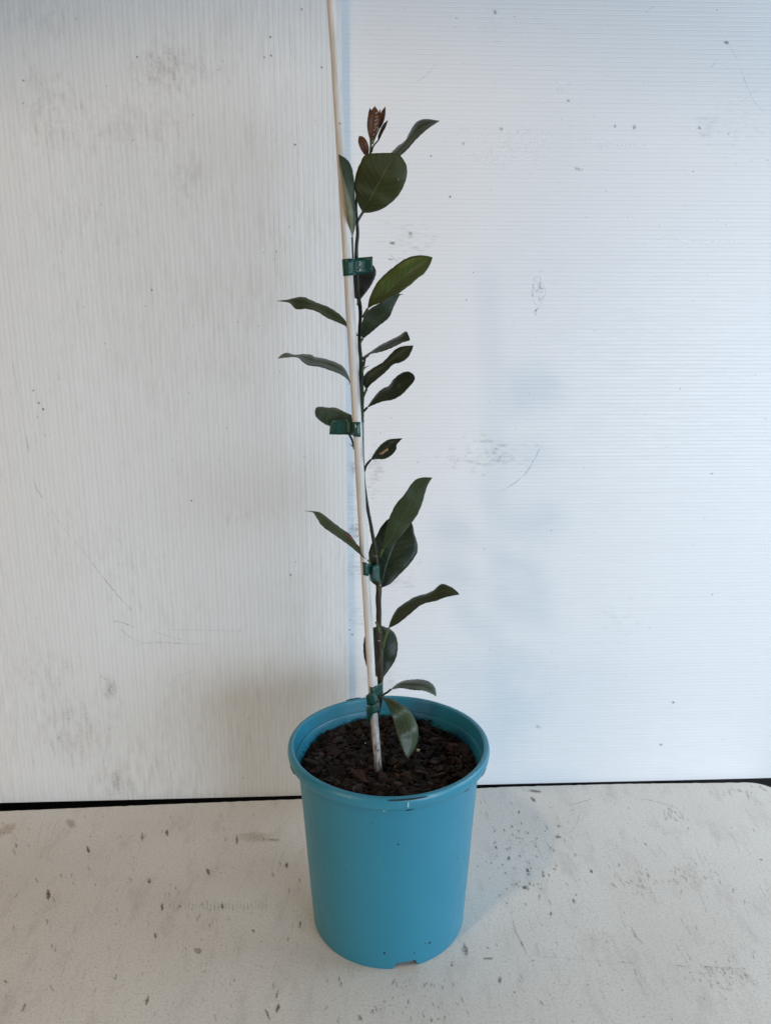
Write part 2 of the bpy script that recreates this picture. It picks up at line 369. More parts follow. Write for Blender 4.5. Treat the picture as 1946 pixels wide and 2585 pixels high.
# --- painted board
BACKEDGE = [(-1.15, .134), (-.80, .149), (-.47, .167), (-.28, .181), (-.10, .193), (.05, .210), (.15, .2190), (.30, .2258), (.465, .2290)]
def board():
    mb = MB(); T = .018
    back = []
    for i in range(len(BACKEDGE)-1):
        (x0, y0), (x1, y1) = BACKEDGE[i], BACKEDGE[i+1]; k = max(2, int((x1-x0)/.006))
        for j in range(k):
            t = j/k; back.append((x0+(x1-x0)*t, y0+(y1-y0)*t+noise.noise(Vector((j*.9+i*31, 0, 0)))*.0011))
    cor = [(.465+.036*math.sin(t), .2290-.036*(1-math.cos(t))) for t in [math.pi/2*i/10 for i in range(11)]]
    outl = back+cor+[(.503, .05), (.506, -.10), (.51, -.62), (-1.15, -.62)]
    n = len(outl)
    # top as a fan-free ngon with a small bevel
    def ins(i, d):
        p0 = Vector(outl[i-1]); p = Vector(outl[i]); p1 = Vector(outl[(i+1) % n])
        t = (p1-p0).normalized(); return p+Vector((t.y, -t.x))*d
    vs = [(*ins(i, .0012), 0) for i in range(n)]+[(*outl[i], -.0012) for i in range(n)]+[(*outl[i], -T) for i in range(n)]
    fs = [tuple(range(n-1, -1, -1))]
    for r in range(2):
        fs += [(r*n+i, r*n+(i+1) % n, (r+1)*n+(i+1) % n, (r+1)*n+i) for i in range(n)]
    fs += [tuple(2*n+i for i in range(n))]
    mb.add(vs, fs, 0)
    pl = lambda x, y: hit(x, y, (0, 0, .0004), (0, 0, 1))
    R = random.Random(5); br = (.15, .085, .045); dk = (.07, .062, .055); gr = (.17, .155, .13)
    def ok(px, py):
        p = pl(px, py); return p.x < .49 and p.y < .225
    # hand placed ones
    for x, y, a, b, g, c, k in [(123, 2258, 17, 6, 1.5, br, .95), (224, 2146, 11, 5, 1.2, br, .9), (422, 2102, 11, 5, 1.5, br, .9), (599, 2121, 13, 4, 1.55, br, .9),
        (526, 2200, 10, 5, 1.3, br, .8), (724, 2184, 11, 5, 1.5, br, .7), (377, 2224, 10, 6, 1.4, br, .7), (410, 2290, 13, 4, 1.6, br, .85),
        (393, 2362, 11, 4, 1.4, br, .85), (562, 2287, 9, 4, 1.5, br, .8), (372, 2527, 17, 5, 1.75, br, .8), (702, 2545, 15, 5, 1.9, br, .9),
        (676, 2560, 20, 4, 1.2, br, .8), (60, 2545, 16, 4, 2.0, br, .6), (700, 2510, 20, 3, 1.8, br, .5), (500, 2400, 12, 8, .4, (.22, .17, .10), .6),
        (758, 2333, 12, 3, 1.7, dk, .9), (640, 2350, 6, 4, 1, br, .8), (16, 2478, 8, 4, .8, br, .7), (360, 2112, 14, 5, 1.6, br, .55), (180, 2080, 16, 12, .4, gr, .35),
        (1175, 2398, 22, 7, 1.4, gr, .7), (1262, 2475, 12, 6, 1.5, gr, .8), (1232, 2420, 16, 4, 0, gr, .7), (1345, 2018, 11, 6, .7, gr, .8), (1350, 1997, 20, 4, .1, gr, .8),
        (1448, 2275, 7, 5, 1.2, gr, .7), (1492, 2199, 6, 4, 1, dk, .8), (1409, 2113, 10, 5, .2, gr, .6), (1140, 2434, 8, 4, 1.5, gr, .8), (1453, 2259, 4, 3, 1, dk, .8),
        (1331, 2196, 6, 4, 1.3, dk, .9), (1326, 2240, 6, 4, 1.3, dk, .9), (1284, 2166, 7, 4, 1.3, dk, .8), (1920, 2170, 5, 3, 0, dk, .8), (1298, 2505, 5, 3, 1, br, .9), (910, 2570, 9, 5, 1.4, br, .6)]:
        stain(mb, pl, x, y, a, b, g, c, k)
    for _ in range(250):
        x = R.uniform(0, 790); y = R.uniform(2055, 2580); sz = R.random()**3
        stain(mb, pl, x, y, 2.5+sz*9, 1.5+sz*2.2, R.gauss(1.5, .3), br if R.random() < .6 else gr, R.uniform(.12, .55))
    for _ in range(95):
        x = R.gauss(1330, 60); y = R.gauss(2170, 75); sz = R.random()**2
        if y < 2000 or not ok(x, y): continue
        stain(mb, pl, x, y, 2+sz*5, 1.5+sz*2.5, R.gauss(1.2, .3), dk if R.random() < .5 else gr, R.uniform(.3, .9))
    for _ in range(170):
        x = R.uniform(1120, 1940); y = R.uniform(2010, 2580); sz = R.random()**3
        if not ok(x, y): continue
        stain(mb, pl, x, y, 2+sz*10, 1.5+sz*1.5, R.gauss(1.15, .25), gr, R.uniform(.15, .55))
    for _ in range(60):
        x = R.uniform(820, 1160); y = R.uniform(2470, 2580)
        stain(mb, pl, x, y, R.uniform(2, 9), R.uniform(1.5, 3), R.gauss(1.5, .25), gr if R.random() < .6 else br, R.uniform(.25, .7))
    for _ in range(120):        # long rubbed streaks running away from the viewer
        x = R.uniform(1330, 1940); y = R.uniform(2040, 2500); L = R.uniform(15, 75); g = R.gauss(1.08, .08)
        if not (ok(x, y) and ok(x+L*math.cos(g), y+L*math.sin(g))): continue
        scratch(mb, pl, [(x, y), (x+L*math.cos(g), y+L*math.sin(g))], R.uniform(1.2, 3.2), (.30, .28, .27), R.uniform(.08, .42), 12, 1.5)
    for _ in range(60):
        x = R.uniform(0, 780); y = R.uniform(2060, 2520); L = R.uniform(20, 80); g = R.gauss(1.75, .2)
        scratch(mb, pl, [(x, y), (x+L*math.cos(g), y+L*math.sin(g))], R.uniform(1, 2.4), (.36, .31, .27), R.uniform(.1, .35), 12, 1.2)
    scratch(mb, pl, [(1291, 2312), (1300, 2348), (1315, 2378), (1331, 2412)], 2.6, dk, .9)
    scratch(mb, pl, [(1331, 2412), (1440, 2420), (1540, 2428)], 1.6, gr, .35, 40, 1.8)
    scratch(mb, pl, [(1700, 2436), (1735, 2440)], 2.6, (.16, .12, .14), .9, 10, 1.4); scratch(mb, pl, [(1760, 2438), (1800, 2441)], 2, (.16, .12, .14), .8, 10, 1.4); scratch(mb, pl, [(1550, 2428), (1605, 2432)], 2.2, (.2, .18, .16), .7, 14, 1.4); scratch(mb, pl, [(1830, 2444), (1890, 2447)], 1.6, (.2, .18, .16), .5, 14, 1.4)
    scratch(mb, pl, [(1590, 2335), (1605, 2365), (1625, 2385)], 4, gr, .6)
    scratch(mb, pl, [(1430, 2035), (1490, 2018), (1475, 2022)], 2.2, gr, .5)
    scratch(mb, pl, [(1605, 2017), (1650, 2022), (1720, 2045)], 1.8, gr, .55)
    scratch(mb, pl, [(1420, 2112), (1450, 2090), (1465, 2050)], 1.8, (.40, .30, .28), .45)
    for cx, cy, sx, sy, k in ((1830, 2465, 70, 45, 90), (1740, 2220, 60, 30, 45), (1620, 2230, 40, 35, 40), (1700, 2055, 30, 18, 22), (1860, 2000, 60, 12, 20)):
        for _ in range(k):
            x = R.gauss(cx, sx*.5); y = R.gauss(cy, sy*.5)
            if ok(x, y): stain(mb, pl, x, y, R.uniform(3, 11), R.uniform(1.5, 4), R.gauss(1.1, .3), (.33, .31, .29), R.uniform(.12, .45))
    for _ in range(26):          # row of rubbed ribs in front of the pot's left
        x = 440+_*9.3; stain(mb, pl, x, 2288+R.uniform(-4, 4), 14, 2.2, 1.62, (.38, .33, .29), R.uniform(.1, .35))
    stain(mb, pl, 640, 2112, 60, 14, .05, (.33, .25, .14), .25); stain(mb, pl, 690, 2120, 22, 5, .1, (.30, .22, .12), .4)
    stain(mb, pl, 20, 2095, 40, 14, 2.6, (.42, .25, .17), .35)
    o = mb.build('table_board', [M['board'], M['marks']])
    tag(o, 'flat white painted board speckled with brown dirt under the pot, one rounded corner', 'board')
board()

# --- fluted plastic panels
def panel(name, org, t0, t1, z0, z1, axis, period, mat, groove, thick, sag, label):
    mb = MB()
    prof = [(0, 0), (.18, 0), (.5, .35), (.82, 0), (.91, -1)] if groove else []
    us = []; ds = []
    lo, hi = (t0, t1) if axis == 0 else (z0, z1)
    k0 = math.floor(lo/period); k1 = math.ceil(hi/period); R = random.Random(3)
    for k in range(k0, k1):
        g = groove*R.uniform(.5, 1.3)
        for f, d in ((.08, 0), (.35, .12), (.65, .12), (.92, 0), (1.0, -1)):
            u = (k+f)*period
            if lo < u < hi: us.append(u); ds.append(d*g)
    us = [lo]+us+[hi]; ds = [-groove]+ds+[-groove]
    other = [lo2 for lo2 in ([z0+(z1-z0)*i/24 for i in range(25)] if axis == 0 else [t0+(t1-t0)*i/24 for i in range(25)])]
    vs = []
    for u, d in zip(us, ds):
        for q in other:
            t, z = (u, q) if axis == 0 else (q, u)
            wv = sag*noise.noise(Vector((t*2.3, z*1.9, 7.7)))
            vs.append(org+WT*t+WN*(d+wv)+Vector((0, 0, z)))
    m = len(other); fs = []
    for i in range(len(us)-1):
        for j in range(m-1):
            f = (i*m+j, (i+1)*m+j, (i+1)*m+j+1, i*m+j+1)
            fs.append(f if axis == 0 else tuple(reversed(f)))
    mb.add(vs, fs, 0)
    # back sheet and the four open ends
    n0 = len(vs); nu = len(us)
    rim = [i*m for i in range(nu)]+[(nu-1)*m+j for j in range(1, m)]+[i*m+m-1 for i in range(nu-2, -1, -1)]+[j for j in range(m-2, 0, -1)]
    bv = [Vector(vs[i])-WN*thick for i in rim]; allv = [vs[i] for i in rim]+bv; L = len(rim)
    ff = [(i, (i+1) % L, L+(i+1) % L, L+i) for i in range(L)]+[tuple(range(L, 2*L))]
    if axis == 0: ff = [tuple(reversed(f)) for f in ff]
    mb.add(allv, ff, 0)
    return mb
ZT = 1.55
mbL = panel('l', LEFT0, -1.10, -0.0480, .0005, ZT, 0, .0053, None, .00022, .0045, .0015, '')
mbR = panel('r', RIGHT0, -0.16, .86, .0005, ZT, 2, .0044, None, .00010, .0035, .002, '')
def on_panel(x, y, org, sag, lift):
    p = hit(x, y, org, WN)
    for _ in range(2):
        t = (p-org).dot(WT); p = hit(x, y, org+WN*(lift+sag*noise.noise(Vector((t*2.3, p.z*1.9, 7.7)))), WN)
    return p
plL = lambda x, y: on_panel(x, y, LEFT0, .0015, .00012)
plR = lambda x, y: on_panel(x, y, RIGHT0, .002, .00012)
def okL(x, y): p = plL(x, y); return p.x < -.053 and p.z > .004
R = random.Random(21)
mould = (.30, .28, .27); film = Smudge(0, 0, 848, 2010, 3.5)
for cx, cy, sx, sy, k, al in ((420, 170, 75, 70, 240, .34), (330, 320, 150, 80, 230, .26), (140, 310, 90, 120, 200, .28), (480, 450, 60, 70, 120, .22), (110, 210, 70, 70, 80, .22),
        (560, 160, 90, 60, 90, .16), (250, 560, 180, 150, 200, .16), (190, 1850, 90, 90, 230, .34), (120, 1700, 100, 80, 130, .25), (300, 1980, 50, 35, 70, .38), (280, 1400, 160, 110, 170, .18),
        (400, 1560, 120, 70, 110, .18), (620, 1300, 60, 50, 60, .15), (280, 1740, 14, 20, 26, .5), (590, 950, 60, 40, 50, .16), (120, 60, 140, 50, 120, .2), (440, 1750, 60, 70, 60, .15), (150, 900, 80, 200, 80, .12)):
    for _ in range(k):
        x = R.gauss(cx, sx*.55); y = R.gauss(cy, sy*.55)
        x = 973+(round((x-973)/11.6)+R.choice((-.12, 0, .12)))*11.6 if R.random() < .6 else x
        film.add(x, y, R.uniform(5, 24), R.uniform(3, 7), 1.5+(973-x)*-.00007, (.34, .33, .32) if R.random() < .6 else (.45, .37, .29), R.uniform(.2, .8)*al*.34)
film.build(mbL, plL, okL, .4)
plL = lambda x, y: on_panel(x, y, LEFT0, .0015, .00035)
for pts, ww, al in (([(195, 1378), (205, 1382), (255, 1450), (300, 1505), (340, 1548)], 1.6, .7), ([(275, 1566), (305, 1571), (342, 1583)], 1.6, .7),
        ([(300, 1585), (340, 1615), (375, 1625)], 1.4, .5), ([(330, 1628), (400, 1622), (470, 1625), (535, 1626)], 1.5, .55), ([(380, 1590), (430, 1608), (480, 1619)], 1.3, .4),
        ([(30, 905), (45, 980), (56, 1040)], 1.8, .35), ([(66, 1095), (75, 1145)], 1.7, .75), ([(85, 1205), (94, 1235), (115, 1265)], 1.7, .55), ([(115, 1265), (160, 1330), (190, 1370)], 1.3, .35),
        ([(250, 1708), (275, 1716)], 2, .6), ([(500, 1690), (440, 1710)], 1.4, .3), ([(612, 1580), (602, 1598)], 1.6, .5), ([(548, 180), (556, 172)], 2, .6), ([(420, 1590), (610, 1592)], 2.5, .2)):
    scratch(mbL, plL, pts, ww, (.17, .16, .16), al)
for x, y in ((683, 93), (668, 145), (684, 140), (745, 365), (812, 170), (347, 144), (60, 203), (762, 24), (484, 1264), (734, 1451), (384, 732), (85, 986), (99, 1017), (110, 1033)):
    stain(mbL, plL, x, y, 4, 3, 1, (.13, .12, .12), .8)
for _ in range(70):
    x = R.uniform(10, 840); y = R.uniform(10, 2000)
    stain(mbL, plL, x, y, R.uniform(1.5, 3.5), R.uniform(1.3, 2.4), 1, (.2, .19, .18), R.uniform(.2, .6))
oL = mbL.build('plastic_panel', [M['panel_left'], M['marks']], smooth=False)
tag(oL, 'grimy white fluted plastic sheet with vertical ribs, left of the cane', 'plastic panel', 'fluted plastic sheets behind the plant')

white = (.97, .98, .99); gy = (.32, .33, .35); film = Smudge(876, 0, 1944, 1960, 3.2)
for cx, cy, sx, sy, k in ((1290, 375, 80, 40, 90), (1230, 395, 40, 18, 45), (1170, 325, 18, 10, 14), (1330, 335, 30, 8, 14), (1530, 370, 60, 14, 16), (1420, 225, 20, 14, 10)):
    for _ in range(k):
        film.add(R.gauss(cx, sx*.55), R.gauss(cy, sy*.55), R.uniform(3, 7), R.uniform(2, 4), R.uniform(-.5, .5), white, R.uniform(.4, .9))
film.add(1420, 229, 12, 10, 0, white, .9)
plR2 = plR; plR = lambda x, y: on_panel(x, y, RIGHT0, .002, .00035)
scratch(mbR, plR, [(1530, 357), (1570, 367), (1611, 366)], 5, white, 1, 20, .5); scratch(mbR, plR, [(1437, 356), (1480, 354), (1520, 352), (1535, 360)], 4, white, .6)
scratch(mbR, plR, [(1160, 160), (1212, 161)], 3, white, .8); scratch(mbR, plR, [(1580, 602), (1946, 612)], 3.5, white, .45, 40)
scratch(mbR, plR, [(1215, 1282), (1234, 1284)], 3, white, .9)
scratch(mbR, plR, [(1345, 715), (1350, 700), (1358, 697), (1364, 706), (1362, 725), (1350, 735), (1346, 715), (1344, 745), (1352, 770), (1359, 776)], 2.2, gy, .55, 60, .4)
scratch(mbR, plR, [(1359, 776), (1352, 784), (1350, 790), (1354, 796)], 2.6, (.18, .18, .19), .95, 14, .3)
scratch(mbR, plR, [(1364, 706), (1374, 725), (1376, 740), (1366, 762), (1360, 776)], 2, gy, .6, 30, .4)
for _ in range(16): film.add(R.gauss(1360, 6), R.gauss(738, 18), R.uniform(4, 9), R.uniform(2, 4), R.uniform(0, 3), gy if R.random() < .3 else white, R.uniform(.2, .5))
stain(mbR, plR, 1354, 707, 8, 10, 0, white, 1)
for x, y, a, b, al in ((1249, 31, 7, 7, .6), (1833, 108, 8, 5, .9), (1169, 363, 3, 6, .9), (1552, 318, 4, 6, .6), (1601, 320, 6, 8, .6), (1434, 254, 4, 4, .8), (1765, 323, 5, 5, .6), (1460, 427, 14, 5, .5),
        (1036, 589, 6, 6, .8), (990, 614, 9, 5, .85), (986, 655, 8, 3, .6), (1136, 497, 4, 4, .7), (1088, 394, 3, 3, .8), (1265, 325, 6, 6, .4), (1838, 338, 4, 3, .5), (1796, 1196, 4, 3, .7),
        (1698, 1773, 5, 3, .8), (1668, 1880, 9, 3, .5), (1797, 1501, 3, 3, .6), (1358, 1835, 10, 5, .3), (882, 1590, 4, 2, .9), (890, 1602, 4, 2, .9)):
    stain(mbR, plR, x, y, a, b, .2, gy, al)
for pts, al in (([(1372, 1115), (1350, 1155), (1330, 1190), (1300, 1218), (1250, 1245)], .7), ([(1820, 90), (1850, 130), (1900, 250), (1940, 290)], .3), ([(1810, 150), (1790, 175)], .35),
                ([(1040, 215), (1075, 190), (1100, 160)], .3), ([(1625, 35), (1650, 15)], .4), ([(1860, 265), (1920, 220)], .25), ([(985, 640), (995, 655), (1010, 662)], .5)):
    scratch(mbR, plR, pts, 2, gy, al, 30, 1.2)
for cx, cy, sx, sy, k, al in ((1230, 1150, 85, 40, 110, .34), (1560, 1560, 70, 50, 40, .12), (1850, 300, 70, 90, 90, .14), (1035, 610, 55, 40, 50, .3), (950, 1190, 14, 60, 60, .35), (905, 1340, 20, 22, 60, .5),
        (900, 1180, 22, 18, 45, .35), (900, 1440, 30, 25, 50, .22), (890, 1250, 20, 60, 40, .2), (1010, 1470, 60, 30, 50, .2), (1780, 320, 40, 30, 40, .22), (900, 1560, 22, 30, 40, .25), (990, 1720, 40, 30, 40, .2), (1250, 60, 200, 50, 50, .12)):
    for _ in range(k):
        x, y = R.gauss(cx, sx*.55), R.gauss(cy, sy*.55)
        y = round(y/9.6)*9.6 if R.random() < .5 else y
        film.add(x, y, R.uniform(4, 13), R.uniform(2, 4), R.gauss(0, .12), (.42, .43, .46), R.uniform(.3, 1)*al*.55)
film.build(mbR, plR2, lambda x, y: True, .85)
for _ in range(110):
    x = R.uniform(890, 1940); y = R.uniform(10, 1960)
    stain(mbR, plR, x, y, R.uniform(1.5, 3.2), R.uniform(1.2, 2.2), 1, (.34, .35, .37), R.uniform(.15, .6))
# black crumbs stuck along the overlap
for _ in range(60):
    y = R.uniform(1000, 1320) if R.random() < .75 else R.uniform(1320, 1760); x = 865.5+(y-1000)*.0092+R.uniform(0, 3)
    stain(mbR, plR, x+2, y, R.uniform(1.5, 4), R.uniform(1, 2), 1.57, (.03, .04, .06), R.uniform(.4, 1))
oR = mbR.build('plastic_panel', [M['panel_right'], M['marks']], smooth=False)
tag(oR, 'cleaner bright white fluted plastic sheet with horizontal ribs and scuffs, right of the cane', 'plastic panel', 'fluted plastic sheets behind the plant')

# ------------------------------------------------------------------ pot
RIM_R, H = .0955, .189
def lathe(mb, prof, seg=192, m=0, zf=None):
    vs = []; n = len(prof)
    for r, z in prof:
        for k in range(seg):
            t = 2*math.pi*k/seg; zz = zf(r, z, t) if zf else z
            vs.append((r*math.cos(t), r*math.sin(t), zz))
    fs = [(i*seg+k, i*seg+(k+1) % seg, (i+1)*seg+(k+1) % seg, (i+1)*seg+k) for i in range(n-1) for k in range(seg)]
    mb.add(vs, fs, m)
pot = empty('plant_pot', (0, 0, 0))
tag(pot, 'turquoise blue plastic nursery pot with a rolled rim, filled with bark', 'plant pot')
mb = MB()
# outer wall (thickness 1.6 mm); foot with a drainage notch
NA = math.radians(-90+33)          # notch direction (front right)
def nz(px): return math.asin(max(-1, min(1, (hit(px, 2440, (0, 0, .003), (0, 0, 1)).x)/.0745)))
a0, a1 = -math.pi/2+nz(999), -math.pi/2+nz(1050)
SEG = 384
def foot(r, z, t):
    if z > .0072: return z
    best = min(abs((t-c+math.pi) % (2*math.pi)-math.pi) for c in ((a0+a1)/2, (a0+a1)/2+math.pi))
    h = (a1-a0)/2
    k = min(1, max(0, (h+.035-best)/.05))
    return z+(.0070-z)*k
body = [(.0722, .0060), (.0722, .0), (.0740, 0), (.0747, .0012), (.0749, .0071), (.0756, .0125), (.0775, .04), (.0800, .08), (.0825, .12), (.0858, .166), (.0866, .1745), (.0874, .1758)]
lathe(mb, body, SEG, 0, foot)
lathe(mb, [(.0001, .0075), (.0700, .0075), (.0722, .0060)], SEG)
ob = mb.build('body', M['pot'], pot, smooth=True, auto=35)
mb = MB()
rim = [(.0868, .1745), (.0905, .1752), (.0930, .1763), (.0944, .1782), (.0951, .1805), (.0956, .1840), (.0953, .1868), (.0941, .1885), (.0918, .1890), (.0900, .1881), (.0893, .1855),
       (.0884, .175), (.0850, .1672), (.0838, .155), (.0812, .130)]
def wob(r, z, t): return z+.0004*math.sin(2*t+.6)+.0002*math.sin(5*t)
lathe(mb, rim, 256, 0, wob)
orim = mb.build('rim', M['pot'], pot, smooth=True, auto=35)
# moulded rim slots and scuffs: curved strips, slot shade put into dark colour
def arc_patch(name, th0, th1, r, z0, z1, mat, parent, lift=.00025, n=14, tilt=0):
    mb = MB(); vs = []
    for i in range(n):
        t = th0+(th1-th0)*i/(n-1); e = max(0.0, math.sin(math.pi*i/(n-1)))**.35
        zc = (z0+z1)/2+tilt*(i/(n-1)-.5); hh = (z1-z0)/2*max(e, .15)
        for z in (zc-hh, zc+hh): vs.append(((r+lift)*math.cos(t), (r+lift)*math.sin(t), z))
        for z in (zc-hh, zc+hh): vs.append(((r-.0006)*math.cos(t), (r-.0006)*math.sin(t), z))
    fs = []
    for i in range(n-1):
        a, b = i*4, (i+1)*4
        fs += [(a, b, b+1, a+1), (a+1, b+1, b+3, a+3), (a+2, a+3, b+3, b+2), (a, a+2, b+2, b)]
    fs += [(0, 1, 3, 2), tuple((n-1)*4+i for i in (0, 2, 3, 1))]
    mb.add(vs, fs); return mb.build(name, mat, parent)
def ang(px, r=.0955): # azimuth on the front of the pot for a picture column
    d = .60; x = CAM.x+(px-973)*(.70)/FPX; return -math.pi/2+math.asin(max(-.99, min(.99, x/r)))
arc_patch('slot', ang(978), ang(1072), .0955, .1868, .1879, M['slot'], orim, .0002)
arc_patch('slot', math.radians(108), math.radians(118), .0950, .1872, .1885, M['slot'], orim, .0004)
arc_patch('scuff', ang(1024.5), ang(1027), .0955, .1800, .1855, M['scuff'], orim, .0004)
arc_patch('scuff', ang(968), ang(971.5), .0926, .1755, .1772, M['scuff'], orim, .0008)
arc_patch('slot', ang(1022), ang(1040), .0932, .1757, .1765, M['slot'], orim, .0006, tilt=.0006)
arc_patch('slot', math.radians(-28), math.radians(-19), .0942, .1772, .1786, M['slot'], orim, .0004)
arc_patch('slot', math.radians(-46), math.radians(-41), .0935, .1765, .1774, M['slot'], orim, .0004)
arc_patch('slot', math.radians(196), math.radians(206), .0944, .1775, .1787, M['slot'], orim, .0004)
for az, z, sz in ((-84.6, .137, .0008), (-93, .019, .0011), (-60.5, .0215, .0012), (-64, .023, .0006), (-72, .016, .0006), (-118, .101, .0005), (-40, .10, .0005), (-100, .158, .0005)):
    t = math.radians(az); r = (.0749+(z-.007)*.0055/.0055*.127 if z < .0125 else .0756+(z-.0125)*.0667)+.0001
    c = Vector((r*math.cos(t), r*math.sin(t), z)); a = Vector((-math.sin(t), math.cos(t), 0)); nrm = Vector((math.cos(t), math.sin(t), 0))
    vs = [c+nrm*.0004]+[c+a*math.cos(q)*sz+Vector((0, 0, math.sin(q)*sz*1.1)) for q in [k*math.pi/4 for k in range(8)]]
    mbd = MB(); mbd.add(vs, [(0, 1+k, 1+(k+1) % 8) for k in range(8)]); mbd.build('dirt_fleck', M['slot'], pot, origin=c)

# ------------------------------------------------------------------ potting bark
ZS = .1655
def soil_z(x, y):
    r = math.hypot(x, y)
    return ZS+.0035*noise.noise(Vector((x*28, y*28, 3)))+.003*(1-(r/.088)**2)*.4-.0032*math.exp(-((x+.002)**2+(y+.004)**2)/.0007)+.0022*max(0, (y-.03)/.05)
mb = MB(); seg = 90; rings = 34; vs = [(0, 0, soil_z(0, 0)-.002)]; cs = [(.012, .009, .008, 1)]
for i in range(1, rings+1):
    for k in range(seg):
        r = .0842*i/rings; t = 2*math.pi*k/seg; x, y = r*math.cos(t), r*math.sin(t)
        vs.append((x, y, soil_z(x, y)-.002+.0012*noise.noise(Vector((x*260, y*260, 9))))); cs.append((.012, .009, .008, 1))
fs = [(0, 1+k, 1+(k+1) % seg) for k in range(seg)]
for i in range(rings-1):
    fs += [(1+i*seg+k, 1+(i+1)*seg+k, 1+(i+1)*seg+(k+1) % seg, 1+i*seg+(k+1) % seg) for k in range(seg)]
mb.add(vs, fs, 0, cs)
def chip_geo(R, L, Wd, T, npt=9):
    bm = bmesh.new()
    for _ in range(npt):
        t = R.uniform(0, 2*math.pi); q = R.uniform(.65, 1)
        bm.verts.new((math.cos(t)*L*q, math.sin(t)*Wd*q, R.choice((-1, 1))*T*R.uniform(.4, 1)))
    bmesh.ops.convex_hull(bm, input=bm.verts)
    for v in [v for v in bm.verts if not v.link_faces]: bm.verts.remove(v)
    bm.verts.index_update(); vs = [v.co.copy() for v in bm.verts]; fs = [tuple(v.index for v in f.verts) for f in bm.faces]
    bm.free(); return vs, fs
from mathutils import Euler, Matrix
R = random.Random(8)
BARK = [(.030, .018, .013), (.045, .026, .018), (.022, .016, .014), (.055, .034, .025), (.034, .025, .022), (.060, .030, .018), (.016, .012, .011), (.048, .037, .032)]
lib = [chip_geo(R, 1, R.uniform(.35, .95), R.uniform(.15, .40), R.choice((8, 10, 12, 14))) for _ in range(60)]
def put_chip(mb, x, y, z, size, tilt, col):
    vs, fs = R.choice(lib); rot = (Euler((R.gauss(0, tilt), R.gauss(0, tilt), 0)).to_matrix() @ Matrix.Rotation(R.uniform(0, 6.28), 3, 'Z'))
    mb.add([rot @ (v*size)+Vector((x, y, z)) for v in vs], fs, 0, [(*col, 1)]*len(vs))
for n, s0, s1, up in ((3600, .0008, .0018, .0002), (1300, .0018, .0036, .0004), (520, .0040, .0070, .0010), (110, .0070, .0108, .0016)):
    for _ in range(n):
        r = .0842*math.sqrt(R.random()); t = R.uniform(0, 6.283); sz = R.uniform(s0, s1)
        r = min(r, .0846-sz); x, y = r*math.cos(t), r*math.sin(t)
        if math.hypot(x+.0045, y+.010) < .011 and sz > .0025: continue
        c = R.choice(BARK); k = R.choice((.35, .5, .65, .8, 1.05)); put_chip(mb, x, y, soil_z(x, y)-.0012+R.uniform(0, .0012)+up, sz, .38, tuple(v*k for v in c))
for _ in range(60):
    r = .082*math.sqrt(R.random()); t = R.uniform(0, 6.283); x, y = r*math.cos(t), r*math.sin(t)
    put_chip(mb, x, y, soil_z(x, y)+.0006, R.uniform(.0012, .0042), .4, R.choice(((.10, .075, .06), (.075, .062, .055), (.12, .085, .055))))
for _ in range(70):        # crumbs stuck to the inside of the pot
    t = R.uniform(0, 6.283); x, y = .0846*math.cos(t), .0846*math.sin(t)
    put_chip(mb, x, y, ZS+R.uniform(0, .006)**1.0, R.uniform(.0006, .0016), .8, (.02, .014, .011))
for _ in range(34):
    r = .078*math.sqrt(R.random()); t = R.uniform(0, 6.283); x, y = r*math.cos(t), r*math.sin(t)
    if math.hypot(x+.0045, y+.010) > .016: put_chip(mb, x, y, soil_z(x, y)+.001, R.uniform(.0035, .0080), .3, R.choice(((.085, .042, .026), (.070, .045, .036), (.060, .048, .043), (.095, .050, .028))))
for _ in range(220):       # fibres
    r = .080*math.sqrt(R.random()); t = R.uniform(0, 6.283); x, y = r*math.cos(t), r*math.sin(t); a = R.uniform(0, 6.28); L = R.uniform(.003, .008)
    p = Vector((x, y, soil_z(x, y)+.0012)); q = p+Vector((math.cos(a)*L, math.sin(a)*L, R.uniform(-.001, .0025)))
    o0 = len(mb.v); tube(mb, [p, (p+q)/2+Vector((0, 0, .0006)), q], [.00022, .0003, .00015], 5)
    for i in range(o0, len(mb.v)): mb.c[i] = (.06, .038, .024, 1)
o = mb.build('potting_mix', M['bark'])
tag(o, 'dark brown bark chip potting mix filling the blue pot', 'potting mix', kind='stuff')
def zpl(px, py, up=.002): return hit(px, py, (0, 0, ZS+up), (0, 0, 1))
def big_chip(px0, py0, px1, py1, wd, th, col, label, up=.003, roll=0.0, name='bark_chip', group='large bark pieces on the potting mix'):
    a = zpl(px0, py0, up); b = zpl(px1, py1, up); c = (a+b)/2; d = (b-a); L = d.length/2
    c.z = soil_z(c.x, c.y)+up*.6
    vs, fs = chip_geo(R, L*1.08, wd, th, 13)
    rot = Matrix.Rotation(math.atan2(d.y, d.x), 3, 'Z') @ Matrix.Rotation(roll, 3, 'X') @ Matrix.Rotation(R.uniform(-.12, .12), 3, 'Y')
    m = MB(); m.add([rot @ v for v in vs], fs, 0, [(*col, 1)]*len(vs)); ob = m.build(name, M['bark'])
    ob.location = c; tag(ob, label, 'bark chip', group); return ob
q = lambda x, y: (700+x/2.973, 1740+y/2.973)
big_chip(*q(520, 560), *q(680, 700), .0042, .0022, (.075, .038, .024), 'long reddish brown bark splinter left of the cane foot, near the front rim', .0035, .3)
big_chip(*q(865, 725), *q(950, 735), .0040, .0032, (.085, .052, .038), 'pale brown blocky bark piece lying against the front rim slot', .004)
big_chip(*q(1020, 620), *q(1165, 600), .0085, .0022, (.050, .030, .023), 'largest flat dark bark slab in front of the drooping leaf tip', .003, -.25)
big_chip(*q(870, 645), *q(935, 640), .0045, .0030, (.085, .035, .020), 'small rusty orange bark piece just right of the cane foot', .003)
